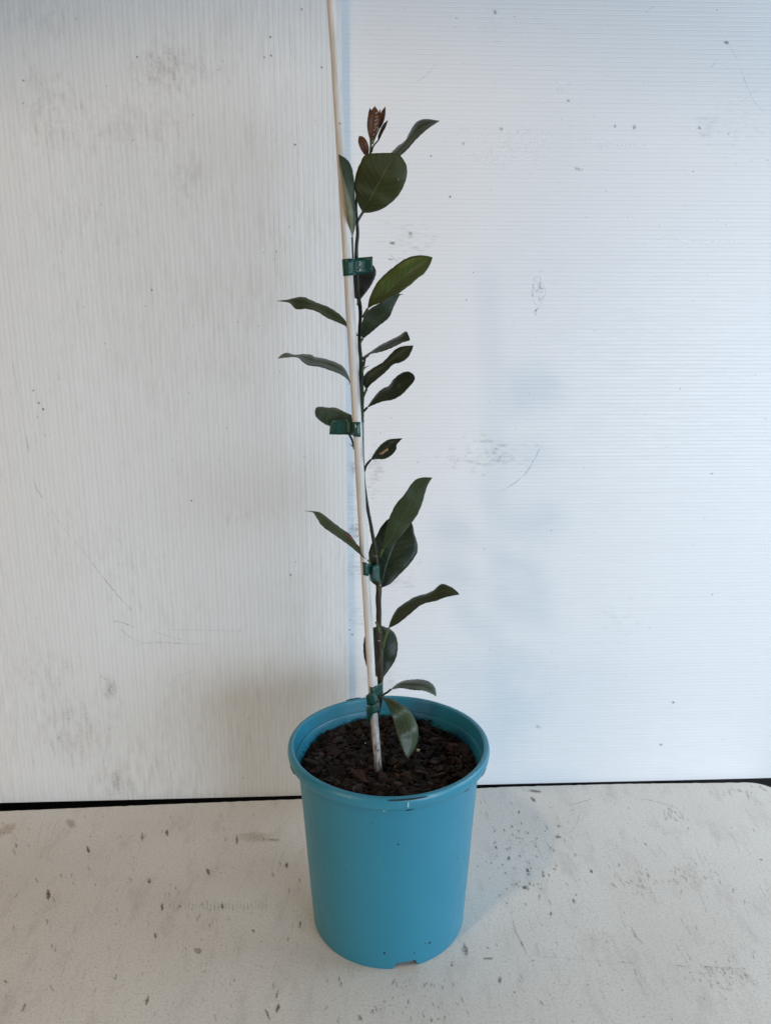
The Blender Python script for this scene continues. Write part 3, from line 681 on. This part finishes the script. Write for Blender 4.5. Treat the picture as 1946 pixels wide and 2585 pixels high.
big_chip(*q(1165, 650), *q(1280, 610), .0020, .0016, (.065, .035, .024), 'thin slanting bark strip near the right front rim', .004)
big_chip(*q(725, 700), *q(780, 730), .0040, .0026, (.060, .038, .032), 'small grey brown bark piece between the splinter and the blocky piece', .003)
big_chip(*q(395, 350), *q(470, 340), .0052, .0022, (.052, .034, .029), 'rounded flat bark flake behind and left of the cane', .003)
big_chip(*q(1140, 540), *q(1210, 560), .0038, .0022, (.062, .040, .030), 'pinkish bark flake behind the largest slab', .003)
big_chip(*q(1100, 250), *q(1140, 270), .0040, .0024, (.055, .040, .036), 'upright oval bark flake right of the drooping leaf', .003, .5)
big_chip(*q(770, 210), *q(850, 220), .0052, .0028, (.042, .030, .027), 'dark bark lump against the back wall of the pot behind the stem', .003)
m = MB(); a = zpl(*q(1050, 288), .006); b = zpl(*q(1250, 372), .004)
tube(m, [a, a.lerp(b, .35)+Vector((0, 0, .0008)), a.lerp(b, .7), b], [.0010, .0012, .0011, .0007], 8, 0, 14, wob=.25)
m.c = [(.060, .038, .028, 1)]*len(m.v); tag(m.build('twig', M['bark']), 'thin brown twig lying on the bark right of the drooping leaf', 'twig')
for x, y, sz, lab in ((1058, 462, .0019, 'cream perlite crumb right of the drooping leaf tip, the largest crumb'), (455, 470, .0013, 'small white perlite crumb left of the cane on the bark'), (660, 405, .0008, 'tiny white perlite crumb just left of the cane')):
    vs, fs = chip_geo(R, sz, sz*.9, sz*.8, 16); p = zpl(*q(x, y), .003); m = MB(); m.add(vs, fs)
    ob = m.build('perlite_crumb', M['perlite']); ob.location = p; tag(ob, lab, 'perlite', 'white crumbs on the potting mix')

# ------------------------------------------------------------------ cane
CY = -.014
cane_px = [(955.5, 1952), (950, 1880), (942, 1780), (931.5, 1600), (922, 1440), (909.5, 1220), (901, 1060), (888.5, 850), (876.5, 640), (866, 470), (852.5, 240), (845, 120), (836.5, 0), (829, -120)]
m = MB(); pts = [at(x, y, CY) for x, y in cane_px]
rads = [.0035, .0036, .0037, .0038, .0038, .0038, .0038, .00385, .00385, .0038, .0037, .0036, .0036, .0036]
base = pts[0]
tube(m, pts, rads, 20, 0, 90, wob=.03)
# a nodal ring
for (px, py) in ((857.5, 312), (889, 1100-260)):
    c = at(px, py, CY)
cane = m.build('garden_cane', M['cane'], smooth=True, origin=base)
m = MB(); c = at(857.8, 312, CY-.0036); m.add([c+Vector((math.cos(t)*.0009, -.0002, math.sin(t)*.0007)) for t in [k*math.pi/4 for k in range(8)]]+[c+Vector((0, -.0005, 0))], [(8, k, (k+1) % 8) for k in range(8)])
m.build('knot', M['leaf_scar'], cane)
m = MB(); c = at(720+750/3.202, 1440+1455/3.202, CY-.0036); m.add([c+Vector((math.cos(t)*.0006, -.0002, math.sin(t)*.0009)) for t in [k*math.pi/4 for k in range(8)]]+[c+Vector((0, -.0004, 0))], [(8, k, (k+1) % 8) for k in range(8)])
m.build('borer_hole', M['slot'], cane)
tag(cane, 'pale weathered straight garden cane standing in the pot, tied to the sapling', 'garden cane')

# ------------------------------------------------------------------ sapling
plant = empty('citrus_sapling', at(945, 1895, .012))
tag(plant, 'young citrus sapling with dark green leaves and a brown shoot tip, tied to the cane', 'potted tree')
SY = -.002     # stem depth
stem_px = [(948, 1905, .012, 4.8), (938, 1862, .010, 4.6), (944, 1825, .008, 5.0), (955, 1790, .004, 6.2), (959, 1755, .002, 7.2), (959.5, 1700, 0, 7.2), (958, 1640, 0, 7.3), (956.5, 1580, -.001, 7.0),
           (955.5, 1520, -.002, 6.8), (956, 1478, -.002, 6.6), (951, 1435, -.003, 6.8), (949.5, 1408, -.003, 7.2), (943.5, 1368, -.003, 5.6), (936, 1324, -.003, 5.0), (927.5, 1279, -.003, 4.4), (921, 1234, -.003, 4.0),
           (917, 1190, -.003, 4.0), (914, 1120, -.003, 3.6), (912, 1050, -.003, 3.6), (911.5, 980, -.003, 4.0), (911, 915, -.003, 5.0), (907.5, 870, -.003, 6.0), (908, 828, -.003, 7.0), (910, 795, -.003, 6.2), (907.5, 765, -.003, 4.6),
           (902.5, 735, -.003, 4.0), (901.5, 700, -.003, 4.0), (899.5, 651, -.003, 4.4), (900, 620, -.003, 4.2), (903, 588, -.003, 4.4), (900, 550, -.003, 3.8), (899, 515, -.003, 3.6), (905, 465, -.002, 3.0), (920, 420, .0, 2.6), (935, 385, .002, 2.4), (936, 358, .002, 2.2)]
m = MB()
pts = [at(x, y, Y) for x, y, Y, r in stem_px]; rads = [r*.72/FPX for x, y, Y, r in stem_px]
tube(m, pts, rads, 16, 0, 240, wob=.16)
stem = m.build('stem', M['stem'], plant, smooth=True, origin=pts[0])
def stalk(pxs, r0, r1, name, mat, parent, n=16, wob=.1):
    m = MB(); p = [at(x, y, Y) for x, y, Y in pxs]; tube(m, p, [r0, r1], 8, 0, n, wob=wob) if len(p) > 2 else tube(m, p, [r0, r1], 8)
    return m.build(name, mat, parent, smooth=True, origin=p[0])
C1 = lambda x, y: (680+x/3.33, 240+y/3.33)
C2 = lambda x, y: (680+x/3.33, 600+y/3.33)
C3 = lambda x, y: (680+x/3.33, 900+y/3.33)
C4 = lambda x, y: (720+x/3.33, 1180+y/3.33)
C5 = lambda x, y: (720+x/3.202, 1440+y/3.202)
def leaf(cv, L, Mi, Rr, depth, eL, eR, mat, petiole=None, label=None, serr=.9, pr=(.0009, .0011), pmat='stalk_dark', rows=40, wav=.0012, seed=0, extra=None):
    """L, Mi, Rr: left edge, midrib, right edge from base to tip; depth: distances of the midrib from the stem plane; eL, eR: how far the edges bend towards (-) or away (+)"""
    N = rows; Lp = resample([(*cv(*p), 0) for p in L], N); Mp = resample([(*cv(*p), 0) for p in Mi], N); Rp = resample([(*cv(*p), 0) for p in Rr], N)
    Dp = []
    for i in range(N):
        t = i/(N-1)*(len(depth)-1); k = min(int(t), len(depth)-2); f = t-k; f = f*f*(3-2*f); Dp.append(depth[k]*(1-f)+depth[k+1]*f)
    U = [-1, -.82, -.6, -.35, -.12, 0, .12, .35, .6, .82, 1]
    vs = []; uv = []; rnd = random.Random(seed+int(L[0][0]))
    ph = rnd.uniform(0, 6)
    for i in range(N):
        v = i/(N-1); pr_ = max(0.0, math.sin(math.pi*v))**.6
        for u in U:
            side = Lp[i] if u < 0 else Rp[i]; a = abs(u)
            p = Mp[i].lerp(side, a)
            if a == 1 and serr:
                dirv = (side-Mp[i]);
                if dirv.length > 2: p = p+dirv.normalized()*serr*(abs(math.sin(v*34+ph))-.5+.5*noise.noise(Vector((v*17, seed, u))))*pr_
            e = eL if u < 0 else eR
            Y = SY+Dp[i]+e*(a**1.35)*pr_+wav*noise.noise(Vector((v*5+seed*3.1, u*1.2, seed)))*pr_*a - .0006*math.sin(a*math.pi)*pr_
            vs.append(at(p.x, p.y, Y)); uv.append((.5+u/2, v))
    K = len(U); fs = [(i*K+j, i*K+j+1, (i+1)*K+j+1, (i+1)*K+j) for i in range(N-1) for j in range(K-1)]
    mats = [LM[mat]]; m = MB(); m.add(vs, fs, 0, None, uv)
    if extra:
        mats.append(M[extra[0]])
        for pl_ in extra[1]:
            q_ = [Vector((*cv(*p), 0)) for p in pl_]; c_ = sum(q_, Vector())/len(q_)
            near = lambda z: min(vs, key=lambda w_: (project(w_)-z).length)
            pp = [at(z.x, z.y, near(z).y-.0007) for z in q_]
            pf = [tuple(range(len(pp)))]
            if orient(pp, pf[0]) < 0: pf = [tuple(reversed(pf[0]))]
            m.add(pp, pf, 1)
    o = m.build('leaf', mats, plant, smooth=True, origin=vs[5])
    md = o.modifiers.new('thickness', 'SOLIDIFY'); md.thickness = .0003; md.offset = 0
    if label: o['label'] = label
    if petiole:
        P = [at(*cv(x, y), SY+Y) for x, y, Y in petiole]
        m = MB()
        if len(P) > 2: tube(m, P, [pr[0], pr[1]], 8, 0, 14, wob=.12)
        else: tube(m, P, list(pr), 8)
        m.build('petiole', M[pmat], o, smooth=True, origin=P[0])
    return o
def project(w_):
    d = Vector(w_)-CAM; z = d.y*CP-d.z*SP; x = d.x; y = d.y*SP+d.z*CP
    return Vector((W0/2+FPX*x/z, H0/2-FPX*y/z, 0))

# leaves from the top down
leaf(C1, [(940, 640), (985, 550), (1025, 487), (1080, 430), (1140, 385), (1180, 310), (1225, 240), (1270, 210), (1330, 203), (1380, 210), (1430, 217)],
     [(960, 640), (1010, 570), (1060, 500), (1125, 415), (1180, 350), (1240, 290), (1310, 250), (1370, 228), (1430, 217)],
     [(980, 640), (1050, 570), (1100, 512), (1160, 455), (1230, 375), (1310, 300), (1370, 255), (1430, 217)], [.008, .010, .006, .0], .012, -.010, 'grey', [(960, 640, .008), (930, 740, .005), (880, 800, .003)], seed=1)
leaf(C1, [(785, 990), (745, 910), (722, 820), (716, 730), (735, 640), (765, 570), (805, 503), (900, 488), (1020, 486)],
     [(785, 990), (840, 885), (900, 775), (960, 665), (1010, 575), (1055, 492)],
     [(785, 990), (860, 985), (960, 950), (1060, 870), (1118, 785), (1152, 690), (1155, 610), (1130, 548), (1090, 503), (1055, 492)], [-.002, -.014, -.024, -.024], -.003, .004, 'olive',
     [(735, 1140, -.001), (742, 1070, -.002), (762, 1025, -.002), (787, 985, -.002)], label='largest round leaf at the top, olive green', seed=2, extra=('spot', [[(1075, 703), (1085, 700), (1087, 714), (1078, 716)], [(978, 692), (984, 690), (985, 698), (979, 698)]]))
leaf(C1, [(697, 1200), (672, 1090), (650, 950), (632, 830), (608, 690), (590, 590), (582, 497)],
     [(697, 1200), (706, 1080), (700, 960), (682, 880), (650, 780), (612, 650), (582, 497)],
     [(697, 1200), (722, 1090), (722, 960), (718, 860), (713, 740), (695, 620), (655, 545), (582, 497)], [-.010, -.019, -.022, -.021], -.003, .005, 'pale', [(703, 1370, -.006), (700, 1290, -.008), (697, 1195, -.010)], seed=3, pr=(.0007, .0008))
# brown shoot tip
yb = 'brown'
leaf(C1, [(850, 388), (832, 330), (822, 270), (824, 215), (835, 160), (885, 92)], [(858, 388), (860, 300), (868, 220), (878, 150), (885, 92)], [(868, 388), (892, 330), (915, 275), (928, 220), (922, 150), (885, 92)],
     [.004, .001, .0, .001], -.001, .002, yb, [(850, 500, .004), (852, 440, .004), (858, 388, .004)], 'upright young reddish brown leaf at the shoot tip', .3, (.0010, .0008), 'stalk', 30, seed=4,
     extra=('leaf_scar', [[(890, 150), (912, 136), (912, 144), (893, 162)], [(880, 216), (912, 198), (908, 206), (884, 222)], [(878, 250), (908, 232), (908, 238), (880, 258)], [(880, 265), (912, 270), (910, 275), (882, 270)], [(868, 300), (900, 278), (898, 284), (872, 300)], [(868, 335), (886, 322), (884, 330), (868, 342)], [(890, 180), (910, 176), (910, 182), (890, 188)]]))  # pale ticks: gaps between the crumpled folds put in as light colour, not scars
leaf(C1, [(918, 280), (924, 200), (942, 140), (975, 97)], [(926, 278), (942, 210), (958, 150), (975, 97)], [(935, 275), (962, 220), (975, 160), (975, 97)], [.008, .005, .004, .006], .001, -.002, yb, [(868, 410, .004), (895, 340, .006), (926, 275, .008)], 'young reddish brown leaf right of the shoot tip', .3, (.0006, .0005), 'stalk', 24, seed=5)
leaf(C1, [(832, 230), (832, 160), (845, 110)], [(842, 230), (844, 160), (845, 110)], [(856, 220), (858, 140), (845, 110)], [.008, .008, .009], .001, .001, 'brown_purple', [(850, 400, .004), (842, 300, .007), (842, 228, .008)], None, .3, (.0005, .0005), 'stalk', 18, seed=6)
leaf(C1, [(912, 378), (918, 330), (955, 250), (997, 210)], [(916, 380), (932, 330), (964, 260), (997, 210)], [(921, 380), (945, 330), (977, 268), (997, 210)], [.004, .003, .002, .002], .001, -.001, 'brown_purple', [(858, 480, .003), (875, 428, .003), (917, 378, .004)], 'thin purplish young leaf at the shoot tip', .3, (.0007, .0006), 'stalk_dark', 24, seed=7)
leaf(C1, [(798, 502), (768, 455), (748, 400), (750, 355), (760, 344)], [(815, 500), (797, 440), (775, 385), (760, 344)], [(833, 496), (835, 440), (815, 382), (788, 352), (760, 344)], [.002, -.002, -.003, -.002], -.002, .001, yb, [(850, 495, .003), (835, 505, .002), (815, 498, .002)], 'small oval reddish brown young leaf left of the shoot tip', .3, (.0006, .0005), 'stalk', 26, seed=8)
leaf(C1, [(922, 180), (924, 140), (930, 118)], [(926, 180), (928, 140), (930, 118)], [(932, 180), (933, 140), (930, 118)], [.009, .009, .009], .0, .0, 'brown_purple', None, None, 0, rows=10, seed=9)
# middle
leaf(C2, [(825, 600), (845, 500), (905, 380), (980, 300), (1060, 235), (1140, 180), (1220, 153), (1300, 150), (1370, 165)], [(825, 600), (900, 530), (1000, 445), (1100, 350), (1200, 265), (1290, 205), (1370, 165)],
     [(825, 600), (870, 570), (950, 540), (1040, 505), (1130, 435), (1180, 400), (1240, 345), (1300, 300), (1350, 225), (1370, 165)], [.001, -.006, -.010, -.012], .003, -.009, 'bright', [(783, 672, .0), (800, 640, .0), (826, 598, .001)], pmat='stalk', label='fresh mid green leaf reaching up to the right', seed=10)
leaf(C2, [(785, 850), (765, 800), (782, 700), (835, 608), (920, 555), (1000, 505), (1060, 482), (1095, 475), (1125, 475)], [(785, 850), (835, 740), (930, 650), (1020, 570), (1085, 490), (1125, 475)],
     [(785, 850), (850, 800), (920, 740), (1005, 670), (1040, 590), (1070, 530), (1095, 485), (1125, 475)], [-.004, -.014, -.020, -.020], -.004, .003, 'dark', [(766, 880, -.004), (775, 862, -.004), (787, 848, -.004)], pmat='stalk', seed=11)
leaf(C2, [(748, 522), (712, 495), (704, 400), (702, 320), (720, 240), (790, 190)], [(752, 522), (762, 440), (775, 340), (785, 260), (790, 190)], [(765, 520), (835, 430), (885, 340), (895, 280), (865, 228), (790, 190)],
     [.006, .010, .012, .012], .002, .003, 'purple', [(745, 560, .002), (746, 535, .004), (752, 515, .006)], seed=12, label='dark purplish leaf behind the top green tie')
leaf(C2, [(650, 745), (560, 705), (480, 670), (400, 620), (310, 597), (245, 603), (208, 588), (180, 553), (140, 540), (65, 532)], [(650, 738), (560, 672), (460, 612), (360, 560), (280, 530), (190, 527), (65, 532)],
     [(650, 730), (640, 700), (590, 645), (500, 585), (420, 555), (350, 525), (290, 500), (230, 503), (160, 520), (65, 532)], [.010, .004, -.004, -.014], -.012, .010, 'olive', [(740, 820, .004), (690, 790, .008), (648, 738, .010)], label='upper of the two long leaves arching left, olive green', seed=13)
leaf(C2, [(675, 1205), (600, 1150), (500, 1110), (420, 1085), (340, 1075), (290, 1050), (230, 1005), (130, 1008), (72, 1015)], [(675, 1203), (610, 1120), (510, 1070), (400, 1035), (310, 1010), (220, 990), (140, 985), (72, 1015)],
     [(675, 1200), (660, 1150), (620, 1085), (550, 1045), (460, 1017), (390, 1005), (350, 985), (280, 980), (210, 984), (150, 968), (110, 980), (72, 1015)], [.010, .004, -.006, -.016], -.014, .012, 'grey', [(745, 1290, .004), (710, 1255, .008), (674, 1200, .010)], label='lower of the two long leaves arching left, grey green', seed=14)
leaf(C2, [(765, 1018), (812, 985), (880, 940), (930, 905), (1010, 865), (1090, 825), (1148, 788), (1172, 825)], [(775, 1022), (840, 985), (920, 930), (1010, 895), (1090, 860), (1172, 830)],
     [(790, 1030), (830, 1000), (850, 978), (910, 965), (980, 945), (1060, 910), (1120, 880), (1178, 862), (1174, 832)], [.002, .0, -.010, -.016], .012, -.010, 'dark', [(762, 1015, 0), (768, 1018, .001), (778, 1022, .002)], seed=15)
leaf(C2, [(818, 1275), (795, 1240), (792, 1170), (830, 1125), (890, 1085), (950, 1050), (1010, 990), (1060, 940), (1120, 913), (1210, 907)], [(818, 1275), (850, 1200), (920, 1130), (1000, 1060), (1080, 990), (1150, 940), (1210, 907)],
     [(818, 1275), (850, 1235), (910, 1185), (980, 1125), (1040, 1065), (1110, 1045), (1165, 1005), (1195, 950), (1210, 907)], [-.004, -.012, -.018, -.022], .004, -.007, 'dark', [(776, 1372, -.001), (795, 1325, -.003), (818, 1272, -.004)], pmat='stalk', seed=16)
leaf(C2, [(820, 1430), (860, 1370), (910, 1305), (960, 1265), (1005, 1245), (1045, 1190), (1100, 1145), (1160, 1125), (1205, 1145), (1222, 1172)], [(820, 1430), (890, 1360), (970, 1310), (1060, 1270), (1150, 1215), (1222, 1172)],
     [(820, 1430), (900, 1395), (960, 1375), (1040, 1360), (1110, 1320), (1160, 1270), (1215, 1205), (1222, 1172)], [-.002, -.010, -.020, -.026], .008, -.006, 'deep', [(770, 1500, -.001), (785, 1470, -.001), (822, 1428, -.002)], seed=17)
leaf(C3, [(692, 532), (600, 560), (505, 582), (440, 550), (395, 510), (383, 470)], [(692, 512), (600, 505), (520, 480), (450, 465), (383, 468)], [(692, 492), (640, 470), (560, 432), (490, 430), (440, 423), (395, 430), (383, 465)],
     [.008, .006, .002, -.002], -.008, .006, 'grey', [(715, 780, .004), (695, 700, .008), (670, 640, .009), (694, 515, .008)], seed=18, wav=.003)
leaf(C3, [(850, 870), (890, 800), (940, 740), (1000, 700), (1070, 690), (1117, 688)], [(850, 870), (920, 815), (980, 775), (1050, 725), (1117, 688)], [(850, 870), (900, 862), (970, 860), (1030, 825), (1065, 780), (1070, 740), (1117, 688)],
     [-.004, -.010, -.014, -.014], .004, -.008, 'deep', [(800, 962, -.001), (815, 915, -.003), (852, 868, -.004)], seed=19, label='small curled leaf with a beige scar', extra=('leaf_scar', [[(920, 818), (950, 800), (975, 780), (1000, 768), (996, 792), (975, 802), (955, 822), (930, 824)]]))
# lower
leaf(C4, [(810, 1010), (758, 990), (708, 930), (700, 800), (705, 700), (735, 625), (765, 580), (805, 500), (870, 432), (980, 400), (1040, 420)], [(810, 1005), (835, 890), (880, 740), (930, 620), (980, 540), (1040, 420)],
     [(810, 1010), (880, 980), (960, 900), (1030, 830), (1090, 750), (1113, 690), (1105, 620), (1085, 560), (1075, 500), (1062, 462), (1040, 420)], [.004, .010, .014, .012], .002, -.003, 'deep', [(785, 1000, .001), (795, 1010, .002), (812, 1004, .004)], label='broad dark leaf behind the long upright leaf', pmat='stalk_dark', seed=20, wav=.003)
leaf(C4, [(813, 690), (830, 600), (850, 500), (880, 410), (930, 310), (1000, 230), (1060, 140), (1110, 95), (1170, 83), (1235, 85)], [(820, 690), (890, 590), (960, 465), (1030, 340), (1100, 230), (1170, 145), (1235, 85)],
     [(830, 686), (900, 640), (960, 590), (1060, 465), (1110, 395), (1150, 300), (1175, 210), (1200, 140), (1235, 85)], [-.004, -.012, -.018, -.020], -.003, .004, 'green', [(797, 752, -.001), (808, 720, -.003), (821, 688, -.004)], pmat='stalk', label='longest leaf, upright and in front of the broad dark leaf', seed=21)
leaf(C4, [(690, 778), (640, 742), (560, 672), (480, 612), (390, 550), (310, 490), (270, 430), (245, 390), (225, 374), (165, 365)], [(690, 776), (640, 720), (560, 630), (480, 560), (400, 490), (320, 420), (250, 375), (165, 365)],
     [(690, 775), (640, 690), (590, 630), (540, 560), (480, 520), (400, 460), (340, 410), (290, 378), (230, 368), (165, 365)], [-.014, -.018, -.026, -.030], -.010, .008, 'olive', [(712, 812, -.012), (700, 795, -.013), (688, 774, -.014)], label='narrow leaf arching left below the middle tie, with a reddish scar', pmat='stalk',
     seed=22, extra=('red_scar', [[(505, 545), (530, 556), (560, 590), (577, 618), (560, 612), (535, 585), (508, 560)]]))
leaf(C4, [(868, 1352), (890, 1280), (940, 1190), (1020, 1130), (1100, 1085), (1190, 1060), (1250, 1030), (1300, 985), (1340, 983), (1400, 1010), (1440, 1040), (1463, 1068)],
     [(868, 1352), (940, 1255), (1040, 1165), (1120, 1115), (1210, 1082), (1300, 1045), (1380, 1045), (1463, 1068)], [(868, 1352), (950, 1310), (1050, 1230), (1120, 1170), (1180, 1140), (1270, 1120), (1350, 1090), (1463, 1068)],
     [-.004, -.010, -.022, -.030], .008, -.008, 'green', [(822, 1520, -.001), (838, 1440, -.003), (869, 1350, -.004)], pmat='stalk', label='long leaf arching out to the right above the pot', seed=23)
leaf(C5, [(785, 868), (720, 850), (668, 795), (640, 710), (632, 620), (645, 530), (700, 468), (775, 446)], [(787, 868), (788, 760), (790, 650), (788, 540), (775, 446)], [(789, 868), (840, 800), (885, 730), (905, 660), (908, 590), (890, 520), (850, 475), (775, 446)],
     [.006, .012, .014, .012], .003, .003, 'deep', [(775, 900, .002), (782, 885, .004), (787, 866, .006)], label='round dark leaf behind the cane and stem', seed=24)
leaf(C5, [(850, 965), (900, 920), (960, 892), (1040, 882), (1110, 883), (1170, 905), (1210, 950), (1220, 1017)], [(850, 963), (940, 925), (1040, 925), (1130, 945), (1190, 975), (1220, 1017)], [(850, 965), (930, 950), (1030, 965), (1110, 970), (1160, 985), (1220, 1017)],
     [-.004, -.012, -.022, -.026], .014, -.010, 'grey', [(770, 1030, 0), (800, 1000, -.002), (825, 985, -.003), (853, 962, -.004)], pmat='stalk_dark', seed=25, label='small leaf curving down to the right just above the pot rim')
leaf(C5, [(785, 1030), (840, 1120), (880, 1230), (900, 1310), (930, 1400), (960, 1470), (990, 1520)], [(785, 1027), (860, 1105), (935, 1190), (985, 1290), (1003, 1400), (990, 1520)], [(785, 1025), (850, 1035), (930, 1075), (1000, 1130), (1040, 1190), (1070, 1270), (1072, 1370), (1040, 1450), (990, 1520)],
     [-.004, -.018, -.030, -.036], -.003, .008, 'grey', [(765, 1015, 0), (775, 1022, -.002), (787, 1029, -.004)], pmat='stalk', label='drooping leaf hanging over the bark', seed=26)
# thorns, buds, scars
def thorn(cv, pts, Y=-.004, r=.0007):
    P = [at(*cv(x, y), SY+Y) for x, y in pts]; m = MB(); tube(m, P, [r, .00008], 7, 0, 8) if len(P) > 2 else tube(m, P, [r, .00008], 7)
    m.build('thorn', M['thorn'], stem, smooth=True, origin=P[0])
thorn(C2, [(790, 1105), (812, 1088), (840, 1075)], -.002); thorn(C2, [(772, 1345), (782, 1325), (778, 1308)], -.003, .0004); thorn(C3, [(775, 555), (790, 550), (804, 540)], -.002, .0006)
thorn(C3, [(700, 755), (688, 745), (672, 738)], .004, .0006); thorn(C2, [(676, 1232), (664, 1226)], .004, .0004); thorn(C2, [(735, 800), (724, 792)], -.001, .0008); thorn(C1, [(742, 1180), (755, 1170)], -.001, .0010)
stalk([(*C2(780, 1120), SY-.001), (*C2(795, 1060), SY-.002), (*C2(805, 1010), SY-.002)], .0014, .0009, 'bud_shoot', M['stem'], stem)
stalk([(*C2(772, 1130), SY-.001), (*C2(785, 1100), SY-.003), (*C2(790, 1075), SY-.003)], .0012, .0008, 'bud_shoot', M['stalk'], stem)
stalk([(*C4(785, 1360), SY-.002), (*C4(775, 1325), SY-.004), (*C4(762, 1298), SY-.004)], .0013, .0010, 'bud_shoot', M['stalk'], stem)
stalk([(*C4(795, 1390), SY-.003), (*C4(788, 1370), SY-.005), (*C4(782, 1345), SY-.005)], .0012, .0007, 'bud_shoot', M['stalk'], stem)
stalk([(*C2(745, 565), SY-.001), (*C2(748, 545), SY-.002), (*C2(750, 520), SY-.002)], .0013, .0010, 'bud_shoot', M['stalk'], stem)
for cv, x, y, a, b in ((C4, 800, 990, 9, 5), (C4, 788, 1458, 12, 4), (C4, 762, 745, 16, 3), (C5, 700, 1242, 5, 4)):
    p = project(at(*cv(x, y), SY-.006)); m = MB(); vs = []
    for k in range(10):
        t = 2*math.pi*k/10; vs.append(at(p.x+math.cos(t)*a/3.3, p.y+math.sin(t)*b/3.3, SY-.0058))
    vs.append(at(p.x, p.y, SY-.0062)); m.add(vs, [(10, (k+1) % 10, k) for k in range(10)]); m.build('leaf_scar', M['scar'] if y != 745 else M['leaf_scar'], stem, origin=vs[-1])

# ------------------------------------------------------------------ ties
def ribbon(mb, cv, rows, n=40, th=.00035, m=0):
    """rows: (x_top, y_top, x_bottom, y_bottom, Y)"""
    tp = resample([(*cv(r[0], r[1]), r[4]*9000) for r in rows], n); bt = resample([(*cv(r[2], r[3]), r[4]*9000) for r in rows], n)
    vs = []; K = 5
    for i in range(n):
        for j in range(K):
            f = j/(K-1); p = tp[i].lerp(bt[i], f); vs.append(at(p.x, p.y, p.z/9000+.0003*noise.noise(Vector((i*.3, f*2, rows[0][0])))))
    N = [Vector((0, 0, 0))]*len(vs)
    fr = [(i*K+j, i*K+j+1, (i+1)*K+j+1, (i+1)*K+j) for i in range(n-1) for j in range(K-1)]
    mb.add(vs, fr, m)
def staple(parent, cv, pts, Y):
    m = MB(); P = [at(*cv(x, y), Y) for x, y in pts]; tube(m, P, [.00028, .00028], 6, 0, 14); m.build('staple', M['staple'], parent, smooth=True, origin=P[0])
def tie(mb, label):
    o = mb.build('plant_tie', M['tape'], smooth=True, origin=mb.v[0]); md = o.modifiers.new('thickness', 'SOLIDIFY'); md.thickness = .00035; md.offset = 0
    tag(o, label, 'plant tie', 'green tape ties on the cane'); return o
# 1: loop round cane and stem, tail to the right
m = MB()
ribbon(m, C2, [(760, 173, 762, 303, .002), (700, 178, 708, 312, .0040), (650, 180, 658, 320, -.006), (612, 182, 622, 323, -.0135), (630, 181, 640, 322, -.0180), (665, 178, 675, 319, -.0190), (700, 174, 706, 315, -.0165), (722, 171, 727, 313, -.0110), (745, 168, 748, 311, -.0100), (758, 167, 762, 307, -.0085), (810, 163, 815, 301, -.0075), (867, 158, 868, 288, -.0080)], 70)
t1 = tie(m, 'topmost green tape tie, its tail sticking out to the right')
staple(t1, C2, [(752, 200), (762, 202), (764, 222), (752, 236)], -.0105); staple(t1, C2, [(754, 262), (762, 264), (760, 278), (748, 282)], -.0108)
# 2: tail to the left
m = MB()
ribbon(m, C3, [(512, 535, 505, 655, -.006), (560, 532, 556, 656, -.0065), (605, 529, 605, 657, -.006), (612, 524, 612, 656, -.0062), (660, 521, 655, 657, -.0060), (692, 520, 694, 662, -.0085), (696, 550, 704, 668, -.0150), (708, 552, 714, 672, -.0178), (728, 552, 734, 674, -.0188), (752, 551, 758, 676, -.0180), (770, 549, 772, 675, -.0150), (788, 546, 786, 672, -.0080), (790, 543, 787, 668, .001), (772, 541, 772, 664, .004), (720, 540, 720, 660, .003), (690, 540, 690, 660, -.004)], 90)
t2 = tie(m, 'second green tape tie from the top, wide tail sticking out to the left')
staple(t2, C3, [(716, 572), (723, 576), (726, 592), (721, 598)], -.0196)
# 3
m = MB()
ribbon(m, C4, [(705, 800, 712, 900, -.002), (660, 795, 668, 900, -.006), (640, 790, 645, 903, -.0130), (655, 794, 660, 906, -.0178), (680, 802, 684, 911, -.0185), (700, 810, 700, 916, -.0165), (722, 817, 712, 958, -.0130)], 40)
ribbon(m, C4, [(735, 812, 722, 956, -.006), (720, 828, 722, 950, -.012), (728, 832, 728, 955, -.0150), (740, 822, 742, 958, -.0165), (752, 826, 762, 959, -.0155), (762, 815, 778, 958, -.0125), (788, 812, 793, 952, -.0085), (792, 812, 794, 940, -.001), (770, 805, 770, 930, .003), (710, 785, 712, 900, .003), (706, 783, 708, 880, -.002)], 60)
tie(m, 'third green tape tie from the top, coiled tight below the broad dark leaf')
# 4: crumpled, just above the pot
m = MB()
ribbon(m, C5, [(676, 912, 682, 985, -.010), (682, 940, 690, 990, -.0175), (700, 950, 712, 1015, -.0190), (735, 935, 745, 1020, -.0165), (770, 908, 775, 1008, -.0125), (786, 902, 788, 995, -.0080), (786, 920, 788, 990, .002), (760, 940, 760, 1000, .006)], 40)
ribbon(m, C5, [(745, 990, 750, 1015, -.0150), (715, 992, 742, 1065, -.0195), (690, 985, 730, 1085, -.0200), (662, 1005, 700, 1092, -.0190), (652, 1015, 665, 1085, -.0150), (656, 1040, 668, 1090, -.010)], 30)
ribbon(m, C5, [(735, 1060, 745, 1150, -.0170), (718, 1085, 725, 1152, -.0205), (695, 1090, 706, 1165, -.0205), (675, 1095, 690, 1195, -.0180), (660, 1100, 668, 1232, -.0150), (655, 1110, 660, 1180, -.0120)], 30)
ribbon(m, C5, [(745, 1010, 750, 1100, -.010), (758, 1050, 765, 1140, -.007), (748, 1075, 755, 1148, -.014), (720, 1100, 724, 1155, -.0195)], 20)
tie(m, 'lowest green tape tie, crumpled and torn, just above the bark')
